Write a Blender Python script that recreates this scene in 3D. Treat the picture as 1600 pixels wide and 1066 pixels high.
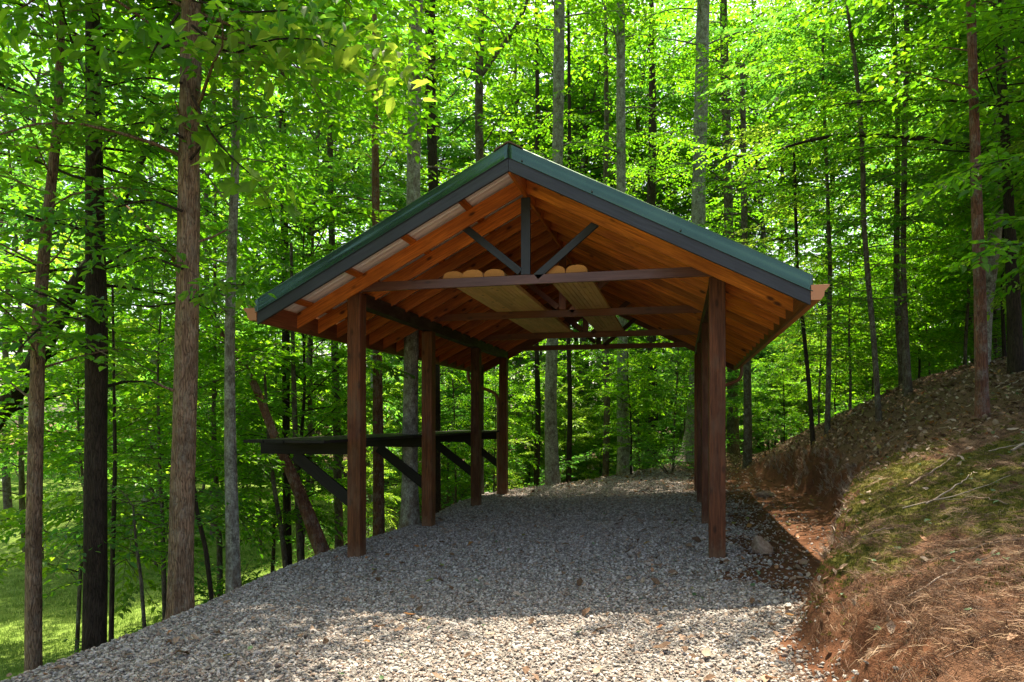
import bpy, bmesh, math, random
import numpy as np
from mathutils import Vector, Matrix, Euler

S = bpy.context.scene
COL = S.collection
for o in list(bpy.data.objects):
    bpy.data.objects.remove(o)
rng = np.random.default_rng(7)
random.seed(7)
R = math.radians

# ------------------------------------------------------------------ camera, sky, sun, exposure
F_PX, YAW, HOR, EYE = 1106.2, 0.2316, 657.3, 1.65      # for a 1600 px wide picture
cam_d = bpy.data.cameras.new('camera')
cam_d.sensor_width = 36
cam_d.lens = F_PX / 1600 * 36
cam_d.shift_y = (HOR - 533) / 1600
cam_d.clip_start = .05
cam_d.clip_end = 2000
cam = bpy.data.objects.new('camera', cam_d)
cam.location = (0, 0, EYE)
cam.rotation_euler = (R(90), 0, YAW)
COL.objects.link(cam)
S.camera = cam

SUN_EL, SUN_AZ = R(68.8), R(0)                         # the sun stands beyond the pavilion, high, in +Y
w = bpy.data.worlds.new('World')
S.world = w
w.use_nodes = True
wn = w.node_tree
sky = wn.nodes.new('ShaderNodeTexSky')
sky.sky_type = 'NISHITA'
sky.sun_disc = False
sky.sun_elevation = SUN_EL
sky.sun_rotation = SUN_AZ
sky.air_density = .85
sky.dust_density = 3.5
sky.ozone_density = 1.0
wn.links.new(sky.outputs[0], wn.nodes['Background'].inputs[0])
wn.nodes['Background'].inputs[1].default_value = .15

sd = bpy.data.lights.new('sun', 'SUN')
sd.energy = 5.0
sd.angle = R(.55)
sd.color = (1, .965, .91)
sun = bpy.data.objects.new('sun', sd)
sv = Vector((0, math.cos(SUN_EL), math.sin(SUN_EL)))
sun.rotation_euler = sv.to_track_quat('Z', 'Y').to_euler()
sun.location = (0, 20, 40)
COL.objects.link(sun)

S.view_settings.view_transform = 'Standard'
S.view_settings.look = 'None'
S.view_settings.gamma = 1
S.view_settings.exposure = 1.7
S.view_settings.use_curve_mapping = False
S.view_settings.use_white_balance = True      # the camera's daylight-in-shade balance
S.view_settings.white_balance_temperature = 7900
S.render.engine = 'CYCLES'
cy = S.cycles
cy.use_denoising = True
cy.max_bounces = 7
cy.diffuse_bounces = 4
cy.glossy_bounces = 2
cy.transmission_bounces = 4
cy.transparent_max_bounces = 4
cy.caustics_reflective = False
cy.caustics_refractive = False
cy.sample_clamp_indirect = 6

# ------------------------------------------------------------------ helpers
def mkmesh(name, verts, faces=None, mats=(), smooth=False, quads=None, tris=None, matidx=None):
    me = bpy.data.meshes.new(name)
    V = np.asarray(verts, dtype=np.float32)
    if faces is not None:
        me.from_pydata(V.tolist(), [], faces)
    else:
        loops = []; starts = []; tot = 0
        arrs = [a for a in (quads, tris) if a is not None and len(a)]
        li = np.concatenate([np.asarray(a, dtype=np.int32).ravel() for a in arrs])
        ls = []
        for a in arrs:
            k = np.asarray(a).shape[1]
            ls.append(tot + np.arange(len(a)) * k); tot += len(a) * k
        ls = np.concatenate(ls).astype(np.int32)
        me.vertices.add(len(V)); me.vertices.foreach_set('co', V.ravel())
        me.loops.add(len(li)); me.loops.foreach_set('vertex_index', li)
        me.polygons.add(len(ls)); me.polygons.foreach_set('loop_start', ls)
        me.update(calc_edges=True)
    for m in mats:
        me.materials.append(m)
    if matidx is not None:
        me.polygons.foreach_set('material_index', np.asarray(matidx, dtype=np.int32))
    me.polygons.foreach_set('use_smooth', np.full(len(me.polygons), bool(smooth)))
    me.update()
    return me

def fattr(me, name, vals):
    a = me.attributes.new(name, 'FLOAT', 'POINT')
    a.data.foreach_set('value', np.asarray(vals, dtype=np.float32))

def link(name, me, parent=None, kind=None):
    o = bpy.data.objects.new(name, me)
    COL.objects.link(o)
    if parent: o.parent = parent
    if kind: o['kind'] = kind
    return o

def tag(o, label, cat, group=None):
    o['label'] = label; o['category'] = cat
    if group: o['group'] = group
    return o

def thing(name, label, cat, loc=(0, 0, 0), group=None, rz=0):
    o = bpy.data.objects.new(name, None)
    o.empty_display_size = .2
    COL.objects.link(o)
    o.location = loc; o.rotation_euler = (0, 0, rz)
    return tag(o, label, cat, group)

def dup(root, loc, rz, sc=1.0, label=None, group=None):
    r = root.copy(); COL.objects.link(r)
    r.location = loc; r.rotation_euler = (0, 0, rz)
    r.scale = (sc, sc, sc) if not isinstance(sc, tuple) else sc
    if label: r['label'] = label
    if group: r['group'] = group
    for ch in list(root.children):
        c = ch.copy(); COL.objects.link(c); c.parent = r
    return r

_grids = {}
def vnoise(x, y, seed=0):
    if seed not in _grids:
        _grids[seed] = np.random.default_rng(seed + 100).random((256, 256))
    g = _grids[seed]
    xi = np.floor(x).astype(int); yi = np.floor(y).astype(int)
    fx = x - xi; fy = y - yi
    fx = fx * fx * (3 - 2 * fx); fy = fy * fy * (3 - 2 * fy)
    a = g[xi % 256, yi % 256]; b = g[(xi + 1) % 256, yi % 256]
    c = g[xi % 256, (yi + 1) % 256]; d = g[(xi + 1) % 256, (yi + 1) % 256]
    return (a * (1 - fx) + b * fx) * (1 - fy) + (c * (1 - fx) + d * fx) * fy - .5

def fbm(x, y, seed=0, oct=4):
    s = 0; a = 1
    for k in range(oct):
        s = s + a * vnoise(x * 2 ** k + 17.3 * k, y * 2 ** k + 9.1 * k, seed + k); a *= .5
    return s

def sm(x, a, b):
    t = np.clip((x - a) / (b - a), 0, 1)
    return t * t * (3 - 2 * t)

CT, ST = math.cos(YAW), math.sin(YAW)
def at(px, py, d):
    """world point seen at photo pixel (px, py) at depth d metres"""
    l = (px - 800) / F_PX * d
    return Vector((l * CT - d * ST, l * ST + d * CT, EYE - (py - HOR) * d / F_PX))
def in_view(X, Y, mx=1.1):
    d = -X * ST + Y * CT; l = X * CT + Y * ST
    return (d > 2) & (np.abs(l) < d * .7233 * mx + .6)

# ------------------------------------------------------------------ materials
class NT:
    def __init__(s, name):
        s.m = bpy.data.materials.new(name); s.m.use_nodes = True
        s.t = s.m.node_tree; s.t.nodes.clear()
        s.out = s.t.nodes.new('ShaderNodeOutputMaterial')
    def n(s, typ, **kw):
        nd = s.t.nodes.new(typ)
        for k, v in kw.items():
            if k.startswith('_'): setattr(nd, k[1:], v)
            else:
                key = int(k[1:]) if k[0] == 'i' and k[1:].isdigit() else k.replace('__', ' ')
                if isinstance(v, bpy.types.NodeSocket): s.t.links.new(v, nd.inputs[key])
                else: nd.inputs[key].default_value = v
        return nd
    def coord(s, which='Object'):
        return s.n('ShaderNodeTexCoord').outputs[which]
    def noise(s, vec, scale, detail=4, rough=.6, dist=0):
        return s.n('ShaderNodeTexNoise', Vector=vec, Scale=scale, Detail=detail, Roughness=rough, Distortion=dist).outputs['Fac']
    def ramp(s, fac, stops):
        nd = s.n('ShaderNodeValToRGB', Fac=fac)
        cr = nd.color_ramp
        while len(cr.elements) < len(stops): cr.elements.new(.5)
        for e, (p, c) in zip(cr.elements, stops):
            e.position = p; e.color = (c, c, c, 1) if isinstance(c, (int, float)) else (*c, 1)
        return nd.outputs[0]
    def mix(s, f, a, b, mode='MIX'):
        nd = s.n('ShaderNodeMix', _data_type='RGBA', _blend_type=mode)
        for i, v in ((0, f), (6, a), (7, b)):
            if isinstance(v, bpy.types.NodeSocket): s.t.links.new(v, nd.inputs[i])
            elif i == 0: nd.inputs[0].default_value = v
            else: nd.inputs[i].default_value = (*v, 1) if len(v) == 3 else v
        return nd.outputs[2]
    def math(s, op, a, b=0, c=0):
        nd = s.n('ShaderNodeMath', _operation=op)
        for i, v in enumerate((a, b, c)):
            if isinstance(v, bpy.types.NodeSocket): s.t.links.new(v, nd.inputs[i])
            else: nd.inputs[i].default_value = v
        return nd.outputs[0]
    def mapping(s, vec, scale, loc=None):
        nd = s.n('ShaderNodeMapping', Vector=vec, Scale=scale)
        if loc is not None: s.t.links.new(loc, nd.inputs['Location'])
        return nd.outputs[0]
    def attr(s, name):
        return s.n('ShaderNodeAttribute', _attribute_name=name).outputs['Fac']
    def rand(s):
        return s.n('ShaderNodeObjectInfo').outputs['Random']
    def bump(s, h, strength=.5, dist=.02):
        return s.n('ShaderNodeBump', Strength=strength, Distance=dist, Height=h).outputs[0]
    def bsdf(s, col, rough=.8, normal=None, metal=0, spec=.4, **kw):
        nd = s.n('ShaderNodeBsdfPrincipled', Roughness=rough, Metallic=metal)
        nd.inputs['Specular IOR Level'].default_value = spec
        if isinstance(col, bpy.types.NodeSocket): s.t.links.new(col, nd.inputs['Base Color'])
        else: nd.inputs['Base Color'].default_value = (*col, 1)
        if normal is not None: s.t.links.new(normal, nd.inputs['Normal'])
        return nd.outputs[0]
    def done(s, sh):
        s.t.links.new(sh, s.out.inputs[0]); return s.m

def wood(name, dark, light, rough=.55, knots=.5, worn=None, spec=.4, splash=False):
    """stained timber, grain along local X"""
    t = NT(name); c = t.coord()
    rnd = t.rand()
    off = t.n('ShaderNodeCombineXYZ', X=t.math('MULTIPLY', rnd, 37.0), Y=t.math('MULTIPLY', rnd, 11.0), Z=t.math('MULTIPLY', rnd, 5.0)).outputs[0]
    v = t.mapping(c, (1.2, 22, 22), off)
    g = t.noise(v, 2.2, 6, .65, .6)
    v2 = t.mapping(c, (.7, 2.5, 2.5), off)
    big = t.noise(v2, 1.6, 3, .5)
    col = t.mix(t.ramp(g, [(.3, 0), (.7, 1)]), dark, light)
    col = t.mix(t.ramp(big, [(.35, .45), (.65, 0)]), col, tuple(x * .45 for x in dark))
    if knots:
        kv = t.mapping(c, (3.2, 7, 7), off)
        vo = t.n('ShaderNodeTexVoronoi', Vector=kv, Scale=.95, Randomness=1.0).outputs['Distance']
        col = t.mix(t.ramp(vo, [(.09, knots), (.2, 0)]), col, tuple(x * .16 for x in dark))
    hv = t.n('ShaderNodeHueSaturation', Color=col, Value=t.math('MULTIPLY_ADD', rnd, .6, .68)).outputs[0]
    if worn:
        wv = t.noise(t.mapping(c, (2, 5, 5), off), 1.3, 4, .6)
        hv = t.mix(t.ramp(wv, [(.5, 0), (.68, .6)]), hv, worn)
    if splash:      # red clay splashed on the foot of the post
        zx = t.n('ShaderNodeSeparateXYZ', Vector=c).outputs[0]
        sp = t.math('ADD', zx, t.math('MULTIPLY', t.noise(t.mapping(c, (5, 14, 14), off), 2, 4, .7), .55))
        hv = t.mix(t.ramp(sp, [(.52, .75), (.74, 0)]), hv, (.17, .095, .055))
    return t.done(t.bsdf(hv, t.ramp(g, [(.2, rough + .12), (.8, rough - .08)]), t.bump(g, .3, .006), spec=spec))

M = {}
M['rafter'] = wood('orange_stain', (.3, .064, .01), (.8, .24, .038), .5, .9)
M['post'] = wood('walnut_stain', (.045, .014, .006), (.21, .066, .025), .55, .6, worn=(.12, .065, .04), spec=.22, splash=True)
M['beam'] = wood('dark_walnut_stain', (.03, .013, .008), (.07, .03, .018), .6, .4, worn=(.10, .075, .05))
M['tie'] = wood('red_brown_stain', (.11, .028, .011), (.23, .07, .028), .38, .6)
M['fronttie'] = wood('dark_red_stain', (.075, .025, .018), (.16, .065, .045), .32, .5)
M['black'] = wood('charcoal_stain', (.018, .02, .024), (.035, .038, .045), .42, .25)
M['blackarm'] = wood('black_stain', (.007, .005, .005), (.014, .01, .009), .6, .2, spec=.25)
M['pale'] = wood('fresh_pine', (.7, .4, .16), (.84, .56, .27), .6, .55)
def end_grain():
    t = NT('pine_end_grain'); c = t.coord()
    x = t.n('ShaderNodeSeparateXYZ', Vector=c)
    yy = t.math('ADD', x.outputs[1], t.math('MULTIPLY', t.math('SUBTRACT', t.rand(), .5), .12)); zz = t.math('ADD', x.outputs[2], .05)
    rad = t.math('SQRT', t.math('ADD', t.math('MULTIPLY', yy, yy), t.math('MULTIPLY', zz, zz)))
    rad = t.math('ADD', rad, t.math('MULTIPLY', t.noise(c, 9, 3, .6), .02))
    f = t.math('FRACT', t.math('MULTIPLY', rad, 72))
    col = t.mix(t.ramp(f, [(.1, 0), (.8, 1)]), (.66, .32, .1), (.38, .14, .04))
    return t.done(t.bsdf(col, .8, spec=.2))
M['paleend'] = end_grain()

def metal_paint(name, col, rough, bumpy=0.02, metal=0):
    t = NT(name); c = t.coord()
    n1 = t.noise(t.mapping(c, (1, 1, 1)), 2.0, 3, .5)
    n2 = t.noise(c, 60, 2, .5)
    cc = t.mix(t.ramp(n1, [(.35, 0), (.7, .5)]), col, tuple(min(1, x * 1.35 + .005) for x in col))
    return t.done(t.bsdf(cc, t.ramp(n1, [(.3, rough - .06), (.7, rough + .1)]), t.bump(n1, .25, bumpy), metal=metal, spec=.6))
M['green'] = metal_paint('green_metal', (.05, .105, .075), .2, metal=.7)
M['copper'] = metal_paint('copper_gutter', (.5, .19, .07), .38, .004)
M['copperdark'] = metal_paint('bronze_gutter', (.2, .065, .03), .4, .004)
M['beige'] = metal_paint('primer_underside', (.84, .8, .76), .45, .002)
M['screw'] = metal_paint('screw_head', (.02, .03, .03), .4, .001)
M['foam'] = metal_paint('closure_foam', (.13, .075, .05), .9, .01)

def bark(name, dark, light, lichen=0, lcol=(.34, .36, .3), vs=1.0, redbase=0):
    t = NT(name); c = t.coord()
    rnd = t.rand()
    off = t.n('ShaderNodeCombineXYZ', X=t.math('MULTIPLY', rnd, 9.0), Z=t.math('MULTIPLY', rnd, 31.0)).outputs[0]
    warp = t.n('ShaderNodeTexNoise', Vector=t.mapping(c, (1, 1, .5), off), Scale=7, Detail=3)
    cw = t.n('ShaderNodeVectorMath', _operation='MULTIPLY_ADD', i0=warp.outputs['Color'], i1=(.09, .09, .25), i2=c).outputs[0]
    v = t.mapping(cw, (1, 1, .075), off)
    vo = t.n('ShaderNodeTexVoronoi', Vector=v, Scale=50 * vs, _feature='DISTANCE_TO_EDGE').outputs['Distance']
    n1 = t.noise(v, 55 * vs, 5, .7, .5)
    n2 = t.noise(t.mapping(c, (1, 1, .6), off), 5, 5, .65)
    h = t.math('ADD', t.ramp(vo, [(0, 0), (.28, 1)]), t.math('MULTIPLY', n1, .8))
    col = t.mix(t.ramp(h, [(.25, 0), (.95, 1)]), dark, light)
    col = t.mix(t.ramp(n2, [(.42, 0), (.66, .5)]), col, tuple(x * .5 for x in dark))
    if redbase:
        z = t.n('ShaderNodeSeparateXYZ', Vector=c).outputs[2]
        col = t.mix(t.ramp(t.math('ADD', t.math('MULTIPLY', z, .55), t.math('MULTIPLY', n2, .5)), [(.1, redbase), (.75, 0)]), col, (.19, .07, .03))
    if lichen:
        n3 = t.noise(t.mapping(c, (1, 1, .75), off), 9, 6, .72)
        n4 = t.noise(t.mapping(c, (1, 1, .8), off), 38, 3, .6)
        ma = t.math('MULTIPLY', t.ramp(n3, [(.5 - lichen * .12, 0), (.6, 1)]), t.ramp(n4, [(.35, .15), (.6, 1)]))
        col = t.mix(t.math('MULTIPLY', ma, min(1, lichen * 1.3)), col, lcol)
    return t.done(t.bsdf(col, .9, t.bump(h, .8, .012), spec=.15))
M['bark_brown'] = bark('brown_ridged_bark', (.03, .018, .01), (.25, .16, .1), .25, (.34, .31, .24), redbase=.45)
M['bark_dark'] = bark('dark_bark', (.012, .009, .006), (.05, .036, .025), .1, (.08, .08, .06))
M['bark_grey'] = bark('grey_lichen_bark', (.05, .045, .033), (.22, .2, .16), .8, (.4, .42, .36), 1.2, redbase=.45)
M['bark_mid'] = bark('grey_brown_bark', (.03, .022, .015), (.12, .09, .065), .35, (.26, .28, .22))
M['bark_red'] = bark('reddish_bark', (.055, .022, .014), (.19, .085, .055), .25, (.33, .33, .3), .9)

def leafmat(name, cols, tr, gloss=.12, rough=.42):
    t = NT(name)
    f = t.attr('rnd')
    rnd = t.rand()
    f2 = t.math('ADD', t.math('MULTIPLY', f, .75), t.math('MULTIPLY', rnd, .25))
    col = t.ramp(f2, [(0, cols[0]), (.5, cols[1]), (.93, cols[2]), (1, cols[3])])
    tc = t.ramp(f2, [(0, tr[0]), (.5, tr[1]), (1, tr[2])])
    d = t.bsdf(col, rough, spec=gloss * 3)
    tl = t.n('ShaderNodeBsdfTranslucent', Color=tc).outputs[0]
    mx = t.n('ShaderNodeMixShader', i0=.56, i1=d, i2=tl).outputs[0]
    return t.done(mx)
M['leaf'] = leafmat('green_leaves', ((.036, .11, .02), (.06, .155, .025), (.1, .2, .032), (.17, .19, .04)),
                    ((.075, .34, .018), (.19, .54, .018), (.46, .74, .04)))
M['leaf_cool'] = leafmat('deep_green_leaves', ((.028, .095, .025), (.046, .14, .034), (.075, .175, .045), (.11, .17, .04)),
                         ((.055, .3, .045), (.13, .45, .045), (.3, .6, .06)))
M['leaf_bright'] = leafmat('sunlit_yellow_green_leaves', ((.06, .13, .02), (.09, .17, .03), (.14, .21, .04), (.2, .2, .05)),
                           ((.22, .5, .03), (.38, .66, .05), (.6, .8, .1)))  # yellow green leaf tone, with the brightness of sunlit sprays put into the colour

def simple(name, stops, rough=.9, translucent=0, noise_scale=0):
    t = NT(name)
    f = t.rand()
    if noise_scale:
        f = t.math('ADD', t.math('MULTIPLY', f, .7), t.math('MULTIPLY', t.noise(t.coord(), noise_scale, 4, .6), .3))
    col = t.ramp(f, stops)
    sh = t.bsdf(col, rough, spec=.25)
    if translucent:
        sh = t.n('ShaderNodeMixShader', i0=translucent, i1=sh, i2=t.n('ShaderNodeBsdfTranslucent', Color=col).outputs[0]).outputs[0]
    return t.done(sh)
M['stone'] = simple('gravel_stone', [(0, (.08, .07, .06)), (.22, (.18, .163, .142)), (.45, (.3, .275, .245)), (.62, (.45, .425, .395)), (.72, (.3, .22, .165)), (.8, (.13, .09, .07)), (1, (.6, .58, .56))], .8, noise_scale=30)
M['deadleaf'] = simple('dead_leaf', [(0, (.07, .038, .02)), (.35, (.17, .1, .06)), (.6, (.27, .18, .125)), (.8, (.4, .32, .25)), (.93, (.34, .14, .05)), (1, (.16, .22, .05))], .7, .2)
M['needle'] = simple('pine_needle', [(0, (.06, .03, .016)), (.35, (.12, .062, .034)), (.75, (.22, .125, .072)), (1, (.38, .26, .16))], .6)
M['twig'] = simple('dead_twig', [(0, (.12, .08, .055)), (1, (.4, .33, .27))], .85, noise_scale=12)
M['moss'] = simple('moss_tuft', [(0, (.05, .065, .012)), (.5, (.11, .115, .02)), (1, (.21, .19, .035))], .9, .3)
M['greenlet'] = simple('small_green_leaf', [(0, (.05, .12, .04)), (1, (.16, .26, .14))], .5, .35)
M['grassblade'] = simple('grass_blade', [(0, (.1, .19, .03)), (1, (.2, .3, .06))], .7, .4)
M['rock'] = (lambda t: t.done(t.bsdf(t.mix(t.ramp(t.noise(t.coord(), 5, 6, .7), [(.35, 0), (.65, 1)]), (.17, .10, .065), (.36, .28, .21)), .9, t.bump(t.noise(t.coord(), 22, 6, .7), .6, .02))))(NT('red_stained_rock'))

def ground_mat():
    t = NT('forest_ground'); c = t.coord()
    g, cl, mo, ne, la = (t.attr(k) for k in ('gravel', 'clay', 'moss', 'needle', 'lawn'))
    nA = t.noise(c, 1.3, 6, .6); nB = t.noise(c, 9, 6, .7); nC = t.noise(c, 45, 5, .7); nD = t.noise(c, 140, 3, .7)
    litter = t.mix(t.ramp(nC, [(.35, 0), (.65, 1)]), (.05, .03, .018), (.2, .125, .08))
    litter = t.mix(t.ramp(nB, [(.4, 0), (.7, .6)]), litter, (.09, .055, .03))
    needle = t.mix(t.ramp(nC, [(.35, 0), (.7, 1)]), (.07, .033, .018), (.17, .09, .055))
    clay = t.mix(t.ramp(nB, [(.3, 0), (.7, 1)]), (.072, .031, .017), (.165, .07, .036))
    clay = t.mix(t.ramp(nC, [(.5, 0), (.75, .5)]), clay, (.2, .11, .06))
    clay = t.mix(t.ramp(nA, [(.45, 0), (.65, .45)]), clay, (.10, .055, .03))
    moss = t.mix(t.ramp(nD, [(.35, 0), (.65, 1)]), (.045, .045, .012), (.125, .12, .025))
    grav = t.mix(t.ramp(nD, [(.35, 0), (.65, 1)]), (.09, .08, .07), (.25, .23, .21))
    lawn = t.mix(t.ramp(nB, [(.35, 0), (.65, 1)]), (.1, .18, .03), (.17, .25, .05))
    lawn = t.mix(t.ramp(nA, [(.5, 0), (.75, .4)]), lawn, (.2, .26, .07))
    col = litter
    def over(col, mask, c2, k=.5):
        f = t.ramp(t.math('ADD', mask, t.math('MULTIPLY', t.math('SUBTRACT', nB, .5), k)), [(.42, 0), (.58, 1)])
        return t.mix(f, col, c2)
    col = over(col, ne, needle)
    col = over(col, mo, moss, .9)
    col = over(col, cl, clay)
    col = over(col, g, grav)
    col = over(col, la, lawn, .35)
    h = t.math('ADD', t.math('MULTIPLY', nB, .6), t.math('ADD', t.math('MULTIPLY', nC, .35), t.math('MULTIPLY', nD, .12)))
    return t.done(t.bsdf(col, .95, t.bump(h, .9, .05), spec=.1))
M['ground'] = ground_mat()

# ------------------------------------------------------------------ terrain
LY = np.array([-30, 0, 2.5, 3.3, 4.0, 4.8, 5.5, 6.2, 7.0, 8.1, 10, 12.5, 15, 17.5, 19.5, 21.5, 23, 40])
LX = np.array([.6, .6, .72, .82, 1.12, 1.28, 1.15, 1.1, 1.3, 1.64, 2.2, 2.7, 2.85, 2.6, 2.2, 1.5, 1.0, 1.0])
def lipx(Y):
    return np.interp(Y, LY, LX) + .22 * fbm(Y * .9, Y * 0 + 3, 40, 4) + .05 * vnoise(Y * 6, Y * 0, 44)

def edge_s(X, Y):
    s1 = -4.75 - .12 * np.sin(Y * .9) - X
    s2 = (Y - 18.0 - 1.1 * (X + 4.85)) / 1.49
    k = .8
    h = np.clip(.5 + .5 * (s1 - s2) / k, 0, 1)
    return s2 * (1 - h) + s1 * h + k * h * (1 - h), s1, s2

def terrain(X, Y, parts=False):
    s, s1, s2 = edge_s(X, Y)
    pad = .042 * (np.clip(X, -5.2, 3) - .35)
    pad = pad + np.clip(Y - 17, 0, 8) * .055 * sm(X, -4, 1)
    lx = lipx(Y)
    pad = pad + .10 * np.clip((X - .5) / (lx - .5 + .01), 0, 1.2) ** 2 * sm(X, .4, .6) * sm(Y, 4.5, 7)
    up = .55 + .33 * (X - 1.1)
    up = np.where(X > 5, up - .10 * (X - 5), up)
    up = np.where(X > 12, up - .16 * (X - 12), up)
    up = up + .75 * np.exp(-((X - 5.6) ** 2 / 8 + (Y - 16.0) ** 2 / 26))
    up = up - .24 * sm(Y, 9.5, 12.5) * np.exp(-np.clip(X - lx, 0, 20) / 1.3)
    up = up - .085 * np.clip(Y - 19, 0, 26)
    up = up + .10 * fbm(X * .8, Y * .8, 3, 4) + .03 * fbm(X * 4, Y * 4, 9, 3)
    up = up - .16 * np.exp(-np.clip(X - lx, 0, 9) / .3) * (1 + .8 * vnoise(Y * 3, X * 3, 50))   # rounded lip
    fw = .12 + .10 * vnoise(Y * 2.3, Y * 0 + 7, 51) + .22 * (1 - sm(Y, 5, 6.5)) + (.22 + .25 * vnoise(Y * 1.7, Y * 0 + 2, 57)) * sm(Y, 9, 12)
    m = sm(X + .12 * fbm(Y * 3.5, X * 5, 52, 3), lx - fw, lx + .04)
    m = m * (1 - sm(Y, 20.5, 24) * (1 - sm(X, 1, 3)))
    m = np.maximum(m, 0)
    z = pad * (1 - m) + up * m
    # far left and rear: falls away to the lawn and the lower woods
    sp = np.clip(s, 0, None)
    wl = sm(s1 - s2, -6, 6)                 # 1 where the left fall rules
    drop = (3.5 * wl + 1.9 * (1 - wl)) * (1 - np.exp(-sp / 4.6)) * (1 - sm(X, .5, 5) * sm(Y, 20, 24) * .6)
    far = np.clip(np.hypot(X, Y) - 32, 0, 200)
    z = z - drop + (far * .028 * wl + far * .01 * (1 - wl)) * sm(s, 0, 6)
    z = z + sm(s, .3, 2.5) * .12 * fbm(X * .5, Y * .5, 60, 3)
    if not parts: return z
    n = fbm(X * 1.3, Y * 1.3, 70, 4)
    inpad = (1 - sm(s, -.05, .35)) * (1 - m)
    gravel = inpad * (1 - sm(X + .9 * n, .15, 1.25)) * sm(26 - Y, 0, 2)
    gravel = np.where(Y > 17, gravel * (1 - sm(X + .6 * n - .0, -.4, .6)), gravel)
    clay = inpad * sm(X + .7 * n, .35, 1.0) * (1 - sm(Y, 19, 21.5))
    face = sm(X, lx - .5, lx - .2) * (1 - sm(X + .25 * n, lx - .02, lx + .16)) * (1 - sm(Y, 20, 22))
    clay = np.maximum(clay, face)
    moss = m * sm(Y - 1.2 * n, 4.6, 6.4) * (1 - sm(Y + .55 * (X - 2) - 1.8 * n, 10.2, 12)) * sm(n, -.5, -.05)
    needle = m * (1 - sm(Y + .4 * X - 1.5 * n, 10, 12.5))
    lawn = sm(s1 + 1.5 * n, 3.0, 5.5) * sm(60 - Y, 0, 10) * sm(s1 * .85 - (Y - 14) * .55, -3, 1)
    return z, dict(gravel=gravel, clay=clay, moss=moss, needle=needle, lawn=lawn, up=m)

def axis(core, lo, hi, g=1.09):
    a = [core[0]]; st = core[1] - core[0]
    while a[-1] > lo: st *= g; a.append(a[-1] - st)
    b = [core[-1]]; st = core[-1] - core[-2]
    while b[-1] < hi: st *= g; b.append(b[-1] + st)
    return np.array(a[::-1][:-1] + list(core) + b[1:])
xc = np.concatenate([np.arange(-6.5, .5, .07), np.arange(.5, 3.3, .026), np.arange(3.3, 7, .07)])
yc = np.concatenate([np.arange(2.6, 12, .045), np.arange(12, 24, .08)])
gx, gy = axis(xc, -400, 400), axis(yc, -60, 500)
GX, GY = np.meshgrid(gx, gy)
Z, masks = terrain(GX, GY, True)
nx, ny = len(gx), len(gy)
idx = np.arange(nx * ny).reshape(ny, nx)
q = np.stack([idx[:-1, :-1], idx[:-1, 1:], idx[1:, 1:], idx[1:, :-1]], -1).reshape(-1, 4)
me = mkmesh('ground', np.stack([GX, GY, Z], -1).reshape(-1, 3), quads=q, mats=[M['ground']], smooth=True)
for k in ('gravel', 'clay', 'moss', 'needle', 'lawn'):
    fattr(me, k, masks[k].ravel())
link('ground', me, kind='structure')
def tz(x, y):
    return float(terrain(np.array([float(x)]), np.array([float(y)]))[0])

# ------------------------------------------------------------------ scatter with geometry nodes (stuff only)
def scatter(name, P, rot, scl, variants, idxs):
    me = bpy.data.meshes.new(name)
    me.vertices.add(len(P)); me.vertices.foreach_set('co', np.asarray(P, np.float32).ravel())
    a = me.attributes.new('rot', 'FLOAT_VECTOR', 'POINT'); a.data.foreach_set('vector', np.asarray(rot, np.float32).ravel())
    a = me.attributes.new('scl', 'FLOAT_VECTOR', 'POINT'); a.data.foreach_set('vector', np.asarray(scl, np.float32).ravel())
    a = me.attributes.new('vid', 'INT', 'POINT'); a.data.foreach_set('value', np.asarray(idxs, np.int32))
    me.update()
    o = link(name, me, kind='stuff')
    ng = bpy.data.node_groups.new(name, 'GeometryNodeTree')
    ng.interface.new_socket('Geometry', in_out='INPUT', socket_type='NodeSocketGeometry')
    ng.interface.new_socket('Geometry', in_out='OUTPUT', socket_type='NodeSocketGeometry')
    N = ng.nodes; L = ng.links
    gi = N.new('NodeGroupInput'); go = N.new('NodeGroupOutput')
    iop = N.new('GeometryNodeInstanceOnPoints')
    mtp = N.new('GeometryNodeMeshToPoints')
    L.new(gi.outputs[0], mtp.inputs[0]); L.new(mtp.outputs[0], iop.inputs['Points'])
    gti = N.new('GeometryNodeJoinGeometry')
    for v in reversed(variants):
        so = bpy.data.objects.new(v.name + '_source', v)
        oi = N.new('GeometryNodeObjectInfo'); oi.inputs['Object'].default_value = so
        oi.inputs['As Instance'].default_value = True
        L.new(oi.outputs['Geometry'], gti.inputs[0])
    L.new(gti.outputs[0], iop.inputs['Instance'])
    iop.inputs['Pick Instance'].default_value = True
    def na(nm, dt):
        n = N.new('GeometryNodeInputNamedAttribute'); n.data_type = dt; n.inputs['Name'].default_value = nm
        return n.outputs['Attribute']
    L.new(na('vid', 'INT'), iop.inputs['Instance Index'])
    e2r = N.new('FunctionNodeEulerToRotation'); L.new(na('rot', 'FLOAT_VECTOR'), e2r.inputs[0])
    L.new(e2r.outputs[0], iop.inputs['Rotation'])
    L.new(na('scl', 'FLOAT_VECTOR'), iop.inputs['Scale'])
    L.new(iop.outputs[0], go.inputs[0])
    md = o.modifiers.new('scatter', 'NODES'); md.node_group = ng
    return o

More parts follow.
